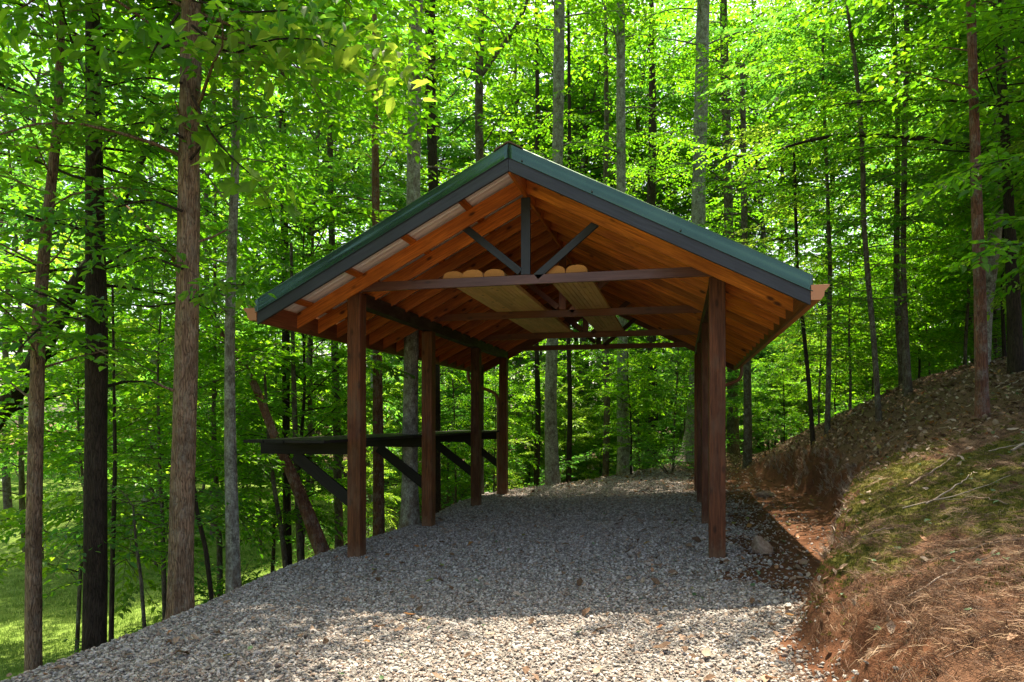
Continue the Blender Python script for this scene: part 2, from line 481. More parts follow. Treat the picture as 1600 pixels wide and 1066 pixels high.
def stone_mesh(i, mat, sub=1, flat=.55, name='stone'):
    bm = bmesh.new(); bmesh.ops.create_icosphere(bm, subdivisions=sub, radius=.5)
    r = random.Random(i)
    a = [r.uniform(.75, 1.15) for _ in range(3)]
    for v in bm.verts:
        k = r.uniform(.78, 1.15)
        v.co = Vector((v.co.x * a[0] * k, v.co.y * a[1] * k * .8, v.co.z * flat * k))
    # chip a few flat faces
    for _ in range(3):
        n = Vector((r.uniform(-1, 1), r.uniform(-1, 1), r.uniform(-.2, 1))).normalized()
        dmax = r.uniform(.2, .33)
        for v in bm.verts:
            dd = v.co.dot(n)
            if dd > dmax: v.co -= n * (dd - dmax)
    m = bpy.data.meshes.new(name); bm.to_mesh(m); bm.free(); m.materials.append(mat)
    return m

def slope_rot(X, Y, n, tilt=.25):
    e = .05
    dx = (terrain(X + e, Y) - terrain(X - e, Y)) / (2 * e)
    dy = (terrain(X, Y + e) - terrain(X, Y - e)) / (2 * e)
    return np.arctan(dy) + rng.normal(0, tilt, n), -np.arctan(dx) + rng.normal(0, tilt, n)

# gravel
def gravel():
    X = []; Y = []; sz = []
    for (y0, y1, dens, s) in ((2.9, 7.5, 2400, .0265), (7.5, 12, 1650, .029), (12, 25, 800, .036)):
        n = int((y1 - y0) * 7.6 * dens)
        x = rng.uniform(-5.6, 2.0, n); y = rng.uniform(y0, y1, n)
        X.append(x); Y.append(y); sz.append(s * np.exp(rng.normal(0, .33, n)))
    X = np.concatenate(X); Y = np.concatenate(Y); sz = np.concatenate(sz)
    z, mk = terrain(X, Y, True)
    s, _, _ = edge_s(X, Y)
    p = np.clip(mk['gravel'] * 1.1, 0, 1)
    p = np.maximum(p, (.2 - .16 * sm(X, .6, 1.6)) * mk['clay'] * (X < lipx(Y) - .3))
    keep = (rng.random(len(X)) < p) & in_view(X, Y, 1.15)
    X, Y, z, sz = X[keep], Y[keep], z[keep], sz[keep]
    n = len(X)
    rot = np.stack([rng.normal(0, .42, n), rng.normal(0, .42, n), rng.uniform(0, 6.28, n)], -1)
    scl = sz[:, None] * np.stack([rng.uniform(.8, 1.5, n), rng.uniform(.75, 1.1, n), rng.uniform(.7, 1.2, n)], -1)
    P = np.stack([X, Y, z + sz * .12 + rng.uniform(0, .008, n)], -1)
    vs = [stone_mesh(k, M['stone']) for k in range(8)]
    scatter('gravel', P, rot, scl, vs, rng.integers(0, 8, n))
    return n
NG = gravel()

def leaf_litter_mesh(i, mat, L=1.0, W=.55, name='fallen_leaf'):
    r = random.Random(i)
    n = 5; V = []; F = []
    curl = r.uniform(-.5, .6)
    for k in range(n + 1):
        t = k / n; wd = W * .5 * math.sin(math.pi * min(1, t * .93 + .05)) ** .8 * (1 + .25 * r.uniform(-1, 1))
        zc = curl * (t - .5) ** 2 * L
        V += [((t - .5) * L, -wd, zc + wd * r.uniform(.1, .7)), ((t - .5) * L, 0, zc), ((t - .5) * L, wd, zc + wd * r.uniform(.1, .7))]
    for k in range(n):
        a = 3 * k
        F += [(a, a + 3, a + 4, a + 1), (a + 1, a + 4, a + 5, a + 2)]
    return mkmesh(name, V, F, [mat])

def fallen_leaves():
    X = rng.uniform(-5, 13, 62000); Y = rng.uniform(2.6, 30, 62000)
    z, mk = terrain(X, Y, True)
    n0 = fbm(X * 1.1, Y * 1.1, 80, 3)
    bare = (mk['gravel'] > .4)
    litterness = np.clip(1 - mk['needle'] - mk['clay'] - mk['gravel'] - mk['lawn'], 0, 1)
    p = .9 * litterness + .05 * mk['needle'] + .22 * (mk['clay'])
    p = np.where(bare, .05 + .14 * sm(X, -1.5, 1) + .3 * sm(Y, 17, 21), p)
    keep = (rng.random(len(X)) < p) & in_view(X, Y)
    X, Y, z = X[keep], Y[keep], z[keep]; n = len(X)
    rx, ry = slope_rot(X, Y, n, .3)
    sz = .07 * np.exp(rng.normal(0, .28, n))
    scl = np.repeat(sz[:, None], 3, 1)
    vs = [leaf_litter_mesh(k, M['deadleaf']) for k in range(6)]
    onbed = np.where(bare[keep], .028, .012)
    scatter('fallen_leaves', np.stack([X, Y, z + onbed + rng.uniform(0, .02, n)], -1), np.stack([rx, ry, rng.uniform(0, 6.28, n)], -1), scl, vs, rng.integers(0, 6, n))
fallen_leaves()

def strand_cluster(i, mat, n=14, L=.15, spread=.1, r0=.0011, name='needle_cluster', lift=.02):
    r = random.Random(i); V = []; F = []
    for _ in range(n):
        c = Vector((r.uniform(-spread, spread), r.uniform(-spread, spread), r.uniform(0, lift)))
        a = r.gauss(0, .9); d = Vector((math.cos(a), math.sin(a), r.uniform(-.12, .16)))
        l = L * r.uniform(.5, 1.15); side = Vector((-d.y, d.x, 0)).normalized() * r0
        bend = Vector((r.uniform(-.02, .02), r.uniform(-.02, .02), r.uniform(0, .02)))
        p = [c - d * l / 2, c + bend, c + d * l / 2]
        b = len(V)
        for k, pp in enumerate(p):
            wd = (1, 1.2, .4)[k]
            V += [pp - side * wd, pp + side * wd, pp + Vector((0, 0, r0 * 1.7 * wd))]
        for k in range(2):
            for j in range(3):
                a0 = b + 3 * k + j; a1 = b + 3 * k + (j + 1) % 3
                F.append((a0, a1, a1 + 3, a0 + 3))
    return mkmesh(name, V, F, [mat])

def needles():
    X = rng.uniform(.4, 7, 26000); Y = rng.uniform(2.4, 13, 26000)
    z, mk = terrain(X, Y, True)
    n0 = fbm(X * 1.6, Y * 1.6, 85, 3)
    p = mk['needle'] * (.9 - .75 * mk['moss']) * np.clip(1.1 + 1.2 * n0 - .1 * (Y - 5), .08, 1) * np.where(X > 4.5, .5, 1)
    lx = lipx(Y)
    p = p * np.where((X < lx + .12) & (Y > 6), .25, 1)
    p = np.maximum(p, .07 * (X > lx - .3) * (X < lx + .2) * (Y < 9))
    p = np.maximum(p, .13 * (X > .7) * (X < lx) * (Y < 6.2))
    keep = (rng.random(len(X)) < p) & in_view(X, Y)
    X, Y, z = X[keep], Y[keep], z[keep]; n = len(X)
    rx, ry = slope_rot(X, Y, n, .1)
    scl = np.repeat(rng.uniform(.7, 1.3, n)[:, None], 3, 1)
    vs = [strand_cluster(k, M['needle'], n=18, L=.095, spread=.085, r0=.0009, lift=.012) for k in range(6)]
    # apply slope in world axes: spin first (variant index gives spread), so only a small spin range
    scatter('pine_needles', np.stack([X, Y, z + .004], -1), np.stack([rx, ry, rng.uniform(0, 6.28, n)], -1), scl, vs, rng.integers(0, 6, n))
    # roots and dead strands hanging down the cut bank
    n = 380
    Y = rng.uniform(7.0, 19, n); X = lipx(Y) + rng.uniform(-.22, .02, n); z = terrain(X, Y)
    vs = [strand_cluster(60 + k, M['twig'], n=7, L=.2, spread=.05, r0=.002, name='root_strand') for k in range(4)]
    rot = np.stack([rng.normal(0, .3, n), rng.normal(1.15, .25, n), rng.normal(0, .5, n)], -1)
    scatter('hanging_roots', np.stack([X - .01, Y, z + .02], -1), rot, np.repeat(rng.uniform(.6, 1.3, n)[:, None], 3, 1), vs, rng.integers(0, 4, n))
needles()

def moss_tufts():
    X = rng.uniform(.9, 6.5, 60000); Y = rng.uniform(4, 13, 60000)
    z, mk = terrain(X, Y, True)
    n0 = fbm(X * 2.2, Y * 2.2, 88, 3)
    p = np.clip(mk['moss'] * 1.0 * (1 + n0), 0, 1) ** 1.5
    p = np.maximum(p, mk['needle'] * (n0 > .33) * .6)
    keep = (rng.random(len(X)) < p) & in_view(X, Y)
    X, Y, z = X[keep], Y[keep], z[keep]; n = len(X)
    def tuft(i):
        r = random.Random(i); V = []; F = []
        for _ in range(16):
            a = r.uniform(0, 6.28); rr = r.uniform(0, .022); b = len(V)
            c = Vector((rr * math.cos(a), rr * math.sin(a), -.002)); o = Vector((r.uniform(-1, 1), r.uniform(-1, 1), 0)) * .006
            s = Vector((-o.y, o.x, 0)).normalized() * .0028
            V += [c - s, c + s, c + o + Vector((0, 0, r.uniform(.008, .018)))]; F.append((b, b + 1, b + 2))
        return mkmesh('moss_tuft', V, F, [M['moss']])
    scatter('moss', np.stack([X, Y, z], -1), np.stack([rng.normal(0, .2, n), rng.normal(0, .2, n), rng.uniform(0, 6.28, n)], -1), np.repeat(rng.uniform(.8, 1.6, n)[:, None], 3, 1), [tuft(k) for k in range(4)], rng.integers(0, 4, n))
    # small ivy and seedling leaves dotted over slope and gravel
    n = 420
    X = rng.uniform(-4.5, 6.5, n); Y = rng.uniform(3, 14, n); z, mk = terrain(X, Y, True)
    keep = in_view(X, Y) & ((mk['gravel'] < .3) | (rng.random(n) < .16)); X, Y, z = X[keep], Y[keep], z[keep]; n = len(X)
    scatter('seedling_leaves', np.stack([X, Y, z + .03], -1), np.stack([rng.normal(0, .3, n), rng.normal(0, .3, n), rng.uniform(0, 6.28, n)], -1), np.repeat(rng.uniform(.03, .06, n)[:, None], 3, 1),
            [leaf_litter_mesh(200 + k, M['greenlet'], 1, .8, 'seedling_leaf') for k in range(3)], rng.integers(0, 3, n))
    # lawn blades near its shaded edge
    n = 26000
    X = rng.uniform(-24, -7, n); Y = rng.uniform(6, 34, n); z, mk = terrain(X, Y, True)
    keep = in_view(X, Y) & (rng.random(n) < mk['lawn']); X, Y, z = X[keep], Y[keep], z[keep]; n = len(X)
    def blades(i):
        r = random.Random(i); V = []; F = []
        for _ in range(12):
            b = len(V); c = Vector((r.uniform(-.1, .1), r.uniform(-.1, .1), -.01)); s = Vector((r.uniform(-1, 1), r.uniform(-1, 1), 0)).normalized() * .005
            V += [c - s, c + s, c + Vector((r.uniform(-.03, .03), r.uniform(-.03, .03), r.uniform(.04, .09)))]; F.append((b, b + 1, b + 2))
        return mkmesh('grass_tuft', V, F, [M['grassblade']])
    scatter('lawn_grass', np.stack([X, Y, z], -1), np.stack([np.zeros(n), np.zeros(n), rng.uniform(0, 6.28, n)], -1), np.repeat(rng.uniform(.8, 1.6, n)[:, None], 3, 1), [blades(k) for k in range(4)], rng.integers(0, 4, n))
moss_tufts()

# ------------------------------------------------------------------ pavilion
XL, XR, PW, XC = -4.348, .350, .19, -1.881
PY = [8.766, 11.596, 14.573, 17.019]
YF, YB = 7.80, 17.85
SL = .513; PITCH = math.atan(SL); HALF = 3.2
ZR = 4.51                     # rafter underside at the ridge
pav = thing('timber_pavilion', 'open timber pavilion with green metal gable roof and dark posts on the gravel pad', 'pavilion', (XC, 12.8, 0))
PO = Vector(pav.location)

def prism(L, w, h, shear0=0, shear1=0, bev=.004):
    """timber along local X from 0 to L, y centred, z from -h to 0; shear = x shift of the end's lower edge"""
    bm = bmesh.new()
    pts = [(0, 0), (L, 0), (L + shear1, -h), (shear0, -h)]
    vs = [[bm.verts.new((x, s * w / 2, z)) for x, z in pts] for s in (-1, 1)]
    bm.faces.new(vs[0]); bm.faces.new(vs[1][::-1])
    for k in range(4):
        bm.faces.new([vs[0][(k + 1) % 4], vs[0][k], vs[1][k], vs[1][(k + 1) % 4]])
    if bev: bmesh.ops.bevel(bm, geom=bm.edges[:], offset=bev, segments=1, affect='EDGES')
    bmesh.ops.recalc_face_normals(bm, faces=bm.faces)
    return bm
def bmmesh(name, bm, mats):
    m = bpy.data.meshes.new(name); bm.to_mesh(m); bm.free()
    for x in mats: m.materials.append(x)
    return m
def place(name, me, p, xaxis, zaxis=Vector((0, 0, 1)), parent=pav, origin=PO):
    x = Vector(xaxis).normalized(); y = Vector(zaxis).cross(x).normalized(); z = x.cross(y)
    mw = Matrix((( x.x, y.x, z.x, p[0] - origin.x), (x.y, y.y, z.y, p[1] - origin.y), (x.z, y.z, z.z, p[2] - origin.z), (0, 0, 0, 1)))
    o = link(name, me, parent); o.matrix_local = mw
    return o
def timber(name, a, b, w, h, mat, up=(0, 0, 1), **kw):
    a, b = Vector(a), Vector(b)
    me = bmmesh(name, prism((b - a).length, w, h, **kw), [mat])
    return place(name, me, a, b - a, Vector(up))

# posts (local X runs up the post)
for i, y in enumerate(PY):
    for X in (XL, XR):
        gz = tz(X + .1, y + .1) - .25
        top = 3.367 if i == 0 else 3.20
        me = bmmesh('post', prism(top - gz, PW, PW, bev=.006), [M['post']])
        place('post', me, (X, y + PW / 2, gz), (0, 0, 1), (-1, 0, 0))
# carrying beams: segment from front post, on top of the others
for X in (XL, XR):
    o = timber('beam', (X + .1, PY[0] + PW + .002, 3.385), (X + .1, PY[3] + PW, 3.385), .17, .183, M['beam'])
# rafters and rake pieces
raf_y = [PY[0] - .09 + k * (PY[1] - PY[0] + .04) / 5 for k in range(5)]
raf_y += [PY[1] - .05 + k * (PY[2] - PY[1]) / 5 for k in range(5)]
raf_y += [PY[2] - .05 + k * (PY[3] - PY[2]) / 4 for k in range(5)]
HV = .206; HP = HV * math.cos(PITCH)
rl = (HALF - .045) / math.cos(PITCH)
raf_me = bmmesh('rafter', prism(rl, .038, HP, shear0=HP * SL, shear1=HP * SL), [M['rafter']])
for y in raf_y:
    for s in (-1, 1):
        place('rafter', raf_me, (XC + s * .02, y + .019, ZR + HV), (s * math.cos(PITCH), 0, -math.sin(PITCH)), (s * math.sin(PITCH), 0, math.cos(PITCH)))
# ridge board
timber('ridge_board', (XC, YF + .04, ZR + HV - .01), (XC, YB - .04, ZR + HV - .01), .038, .24, M['rafter'])
# purlins lying flat on the rafters; their ends carry the overhang
for s in (-1, 1):
    for dx in (.1, .74, 1.50, 2.26, 2.98):
        zt = ZR + HV - SL * dx + .043
        p0 = (XC + s * dx, YF + .039, zt)
        me = bmmesh('purlin', prism(YB - YF - .078, .089, .038), [M['rafter']])
        place('purlin', me, p0, (0, 1, 0), (s * math.sin(PITCH), 0, math.cos(PITCH)))
# fly rafters, charcoal at the front
fl = HALF / math.cos(PITCH); FH = .225 * math.cos(PITCH)
for y, mt in ((YF, M['black']), (YB - .038, M['tie'])):
    me = bmmesh('fly_rafter', prism(fl, .038, FH, shear0=FH * SL, shear1=FH * SL, bev=.003), [mt])
    for s in (-1, 1):
        place('fly_rafter', me, (XC + s * .001, y + .019, 4.481 + .225), (s * math.cos(PITCH), 0, -math.sin(PITCH)), (s * math.sin(PITCH), 0, math.cos(PITCH)))
# eave boards
for s in (-1, 1):
    x = XC + s * (HALF - .022)
    timber('eave_board', (x, YF + .04, 3.105), (x, YB - .04, 3.105), .038, .25, M['tie'])
# trusses at the posts
for i, y in enumerate(PY):
    yt = y - .03 if i == 0 else y + .03
    mt = M['fronttie'] if i == 0 else M['tie']
    mw_ = M['black'] if i == 0 else (M['tie'] if i < 3 else M['beam'])
    timber('tie_beam', (XC - 2.35, yt, 3.486), (XC + 2.35, yt, 3.486), .038, .119, mt)
    me = bmmesh('king_post', prism(ZR - .05 - 3.488, .038, .12), [mw_])
    place('king_post', me, (XC - .06, yt, 3.488), (0, 0, 1), (-1, 0, 0))
    for s in (-1, 1):
        a = Vector((XC + s * .1, yt, 3.49)); b = Vector((XC + s * .82, yt, ZR - .82 * SL - .002))
        d = (b - a).normalized()
        timber('web_brace', a + Vector((0, 0, 0)), b + d * .05, .038, .095, mw_, up=(-d.z * s * s, 0, d.x), shear0=0)
# roof sheets with ribs running down the slope
def sheet(width, n=4):
    prof = []
    for k in range(n):
        x0 = k * width / n
        prof += [(x0, 0), (x0 + width / n * .36, 0), (x0 + width / n * .42, .006), (x0 + width / n * .56, .006), (x0 + width / n * .62, 0), (x0 + width / n * .78, 0), (x0 + width / n * .84, .019), (x0 + width / n * .94, .019)]
    prof.append((width, 0))
    V = []; F = []; mi = []
    m = len(prof); L = fl + .03
    for zoff in (0, -.0012):
        for xx in (0, L):
            V += [(xx, yy, zz + zoff) for yy, zz in prof]
    for k in range(m - 1):
        F.append((k, m + k, m + k + 1, k + 1)); mi.append(0)
        F.append((2 * m + k, 2 * m + k + 1, 3 * m + k + 1, 3 * m + k)); mi.append(1)
    return mkmesh('roof_sheet', V, F, [M['green'], M['beige']], matidx=mi)
NS = 11; SW = (YB - YF) / NS
sh = sheet(SW)
ZM = ZR + HV + .047
for s in (-1, 1):
    for k in range(NS):
        ya = YF + k * SW if s < 0 else YF + (k + 1) * SW
        x = Vector((s * math.cos(PITCH), 0, -math.sin(PITCH))); z = Vector((s * math.sin(PITCH), 0, math.cos(PITCH)))
        y = z.cross(x)
        o = place('roof_sheet', sh, (XC + s * .005, (YF + k * SW) if y.y > 0 else (YF + (k + 1) * SW), ZM), x, z)
# rake trim: green folded flashing, slightly wavy
def rake_trim(s, yf, outward):
    n = 60; V = []; F = []
    r = np.random.default_rng(3 + int(s) + int(yf))
    for k in range(n + 1):
        t = k / n; dx = t * (HALF + .02)
        zt = 4.800 - SL * dx; zb = 4.628 - SL * dx
        wav = .004 * math.sin(t * 9 + s) + .003 * math.sin(t * 23 + 2 * s) + .0015 * r.normal()
        x = XC + s * dx
        yo = yf + outward * (.004)
        V += [(x, yf - outward * .13, zt - .012), (x, yf - outward * .002, zt + .002), (x, yo + outward * .002, zt - .012), (x, yo + outward * (.006 + wav), (zt * .5 + zb * .5)), (x, yo + outward * .003, zb + .012), (x, yo + outward * .014, zb)]
    for k in range(n):
        for j in range(5):
            a = k * 6 + j
            F.append((a, a + 1, a + 7, a + 6))
    V = [(a - PO.x, b - PO.y, c - PO.z) for a, b, c in V]
    me = mkmesh('rake_trim', V, F, [M['green']], smooth=True)
    o = link('rake_trim', me, pav)
    md = o.modifiers.new('thickness', 'SOLIDIFY'); md.thickness = .0012
    return o
for s in (-1, 1):
    t_ = rake_trim(s, YF - .002, -1)
    rake_trim(s, YB + .002, 1)
    for dx in (.16 if s > 0 else .02, .95, 1.9, 2.9):
        bm = bmesh.new(); bmesh.ops.create_uvsphere(bm, u_segments=10, v_segments=6, radius=.011)
        for v in bm.verts: v.co.y *= .5
        me = bmmesh('screw', bm, [M['screw']])
        if dx in (.16, .95, 1.9):
            o = link('screw', me, pav); o.location = Vector((XC + s * dx, YF - .016, 4.66 - SL * dx)) - PO
# ridge cap with dark closure foam showing at its end
V = []; F = []
prof = [(-.17, -.017), (-.155, 0), (-.02, .072), (0, .077), (.02, .072), (.155, 0), (.17, -.017)]
for y in (YF - .02, YB + .02):
    for th in (0, -.012):
        V += [(XC + x - PO.x, y - PO.y, 4.735 + z + th - PO.z) for x, z in prof]
m = len(prof)
for k in range(m - 1):
    F += [(k, k + 1, 2 * m + k + 1, 2 * m + k), (m + k + 1, m + k, 3 * m + k, 3 * m + k + 1), (k, m + k, m + k + 1, k + 1), (2 * m + k, 2 * m + k + 1, 3 * m + k + 1, 3 * m + k)]
link('ridge_cap', mkmesh('ridge_cap', V, F, [M['foam']]), pav)
# gutters
def gutter(s):
    prof = [(0, 0), (0, -.155), (.095, -.155), (.125, -.115), (.13, -.07), (.175, -.02), (.18, 0), (.168, 0)]
    x0 = XC + s * (HALF + .003); z0 = 3.045
    V = []; F = []; m = len(prof)
    ys = np.linspace(YF - .01, YB, 12)
    for y in ys:
        V += [(x0 + s * a - PO.x, y - PO.y, z0 + b - PO.z) for a, b in prof]
    for k in range(len(ys) - 1):
        for j in range(m - 1):
            a = k * m + j
            F.append((a, a + 1, a + m + 1, a + m))
    b0 = 0
    F.append(tuple(range(m - 1))); F.append(tuple((len(ys) - 1) * m + j for j in range(m - 1)))
    me = mkmesh('gutter', V, F, [M['copper']])
    o = link('gutter', me, pav)
    md = o.modifiers.new('thickness', 'SOLIDIFY'); md.thickness = .0015
for s in (-1, 1): gutter(s)

def tube_np(pts, radii, seg=8, flat=None, cap=True):
    """tube along points -> verts, quads (numpy)"""
    P = np.asarray([tuple(p) for p in pts], float); n = len(P)
    T = np.gradient(P, axis=0); T /= np.linalg.norm(T, axis=1)[:, None] + 1e-9
    ref = np.array([1.0, 0, 0]) if abs(T[:, 0]).mean() < .8 else np.array([0, 1.0, 0])
    U = np.cross(T, ref); U /= np.linalg.norm(U, axis=1)[:, None]; W = np.cross(T, U)
    a = np.arange(seg) / seg * 2 * np.pi
    r = np.asarray(radii, float).reshape(n, -1)
    V = P[:, None, :] + r[:, :, None] * (np.cos(a)[None, :, None] * U[:, None, :] + np.sin(a)[None, :, None] * W[:, None, :])
    idx = np.arange(n * seg).reshape(n, seg)
    q = np.stack([idx[:-1], np.roll(idx, -1, 1)[:-1], np.roll(idx, -1, 1)[1:], idx[1:]], -1).reshape(-1, 4)
    return V.reshape(-1, 3), q
def smooth_path(pts, n):
    P = np.asarray([tuple(p) for p in pts], float)
    d = np.r_[0, np.cumsum(np.linalg.norm(np.diff(P, axis=0), axis=1))]
    t = np.linspace(0, d[-1], n)
    out = np.stack([np.interp(t, d, P[:, k]) for k in range(P.shape[1])], -1)
    for _ in range(3):
        out[1:-1] = out[1:-1] * .5 + (out[:-2] + out[2:]) * .25
    return out

def downspout(s):
    xg = XC + s * (HALF + .09)
    xp = (XL - .045) if s < 0 else (XR + PW + .045)
    yg = PY[3] + .1
    pts = [(xg, yg, 2.93), (xg, yg, 2.78), (xg, yg, 2.66), (xg - s * .12, yg, 2.55), (xp + s * .1, yg, 2.36), (xp, yg, 2.22), (xp, yg, 1.9), (xp, yg, 1.0), (xp, yg, tz(xp, yg) + .02)]
    P = smooth_path(pts, 60)
    V, q = tube_np(P - np.array(PO), np.full(60, .04), 8)
    link('downspout', mkmesh('downspout', V, quads=q, mats=[M['copperdark']], smooth=True), pav)
for s in (-1, 1): downspout(s)

# cantilevered side shelf: arms, braces and long planks
za = 1.36
for i, y in enumerate(PY):
    yy = y + PW + .022
    timber('shelf_arm', (XL + PW - .02, yy, za), (-5.78, yy, za), .042, .18, M['blackarm'])
    a = Vector((XL + .12, yy, .52)); b = Vector((-5.10, yy, 1.165))
    d = (b - a).normalized()
    # brace beside the post, running out and up to the arm
    me = bmmesh('shelf_brace', prism((b - a).length + .12, .04, .17), [M['blackarm']])
    place('shelf_brace', me, a, d, Vector((-d.z, 0, d.x)) * -1 if d.x < 0 else Vector((-d.z, 0, d.x)))
for k in range(4):
    x = -4.48 - .29 * k
    y0 = 8.12 + (0, .02, .01, .0)[k] ; y1 = 17.5 + (.1, 0, .06, .03)[k]
    tl = .012 * (k - 1.5)
    timber('shelf_plank', (x, y0, za + .042), (x, y1, za + .042 + .0), .283, .040, M['blackarm'])

# half-log siding boards stored on the tie beams
def board(x, y0, y1, wd, label):
    n = 10; prof = []
    for k in range(n + 1):
        a = math.pi * k / n
        prof.append((wd / 2 * math.cos(a), .03 + .078 * math.sin(a) ** .8))
    low = [(-wd / 2, 0)]
    for g in (-.25, 0, .25):
        low += [(g * wd - .006, 0), (g * wd, .008), (g * wd + .006, 0)]
    low.append((wd / 2, 0))
    loop = prof + low
    m = len(loop)
    L = y1 - y0
    V = [(L * e, -a, b) for e in (0, 1) for a, b in loop]
    F = [tuple(range(m))[::-1], tuple(m + k for k in range(m))] + [(k, (k + 1) % m, m + (k + 1) % m, m + k) for k in range(m)]
    me = mkmesh('siding_board', V, F, [M['pale'], M['paleend']], matidx=[1, 1] + [0] * m)
    o = link('siding_board', me)
    o.rotation_euler = (0, 0, R(90)); o.location = (x, y0, 3.4875)
    tag(o, label, 'board', 'half-log siding boards stored on the tie beams')
board(-2.865, 8.80, 14.95, .272, 'leftmost pale half-log board of the three stored left of the king posts')
board(-2.588, 8.76, 14.90, .272, 'middle pale half-log board of the three stored left of the king posts')
board(-2.310, 8.79, 14.97, .272, 'pale half-log board of the left three, the one nearest the king posts')
board(-1.520, 8.77, 15.02, .268, 'pale half-log board just right of the king posts, the inner of two')
board(-1.245, 8.78, 14.92, .268, 'pale half-log board on the right of the pair beyond the king posts')

# rocks on the clay
def rock(px, py, d, sx, sy, sz, seed, label):
    me = stone_mesh(seed, M['rock'], 3, .8, 'rock')
    bm = bmesh.new(); bm.from_mesh(me)
    bmesh.ops.smooth_vert(bm, verts=bm.verts, factor=.5); bmesh.ops.smooth_vert(bm, verts=bm.verts, factor=.5)
    bm.to_mesh(me); bm.free()
    p = at(px, py, d); o = link('rock', me); o.location = (p.x, p.y, tz(p.x, p.y) + sz * .22); o.scale = (sx, sy, sz); o.rotation_euler = (.1, .1, seed)
    tag(o, label, 'rock')
rock(1191, 860, 8.6, .32, .26, .34, 5, 'rounded tan rock half sunk in the clay beside the front right post')
rock(1196, 742, 14.5, .5, .3, .22, 9, 'low brown rock on the clay below the far cut bank')

# ------------------------------------------------------------------ leaves and trees
def leaf_quads(C, D, N, L, W, kind=6, droop=.18):
    """C base points, D direction, N normal, L length array -> verts, quads. kind 6: folded six-point leaf, 4: rhombus"""
    n = len(C)
    D = D / (np.linalg.norm(D, axis=1)[:, None] + 1e-9)
    Sx = np.cross(N, D); Sx /= np.linalg.norm(Sx, axis=1)[:, None] + 1e-9
    Nn = np.cross(D, Sx)
    L = L[:, None]; Wd = L * W
    if kind == 4:
        V = np.stack([C, C + D * L * .45 + Sx * Wd * .5 + Nn * L * .05, C + D * L - Nn * L * droop, C + D * L * .45 - Sx * Wd * .5 + Nn * L * .05], 1)
        q = np.arange(n * 4).reshape(n, 4)
        return V.reshape(-1, 3), q, 4
    u = .10
    V = np.stack([C, C + D * L * .28 + Sx * Wd * .46 + Nn * L * u, C + D * L * .66 + Sx * Wd * .40 + Nn * L * (u - .06), C + D * L - Nn * L * droop,
                  C + D * L * .66 - Sx * Wd * .40 + Nn * L * (u - .06), C + D * L * .28 - Sx * Wd * .46 + Nn * L * u], 1)
    b = (np.arange(n) * 6)[:, None]
    q = np.concatenate([b + np.array([[0, 1, 2, 3]]), b + np.array([[0, 3, 4, 5]])])
    return V.reshape(-1, 3), q, 6

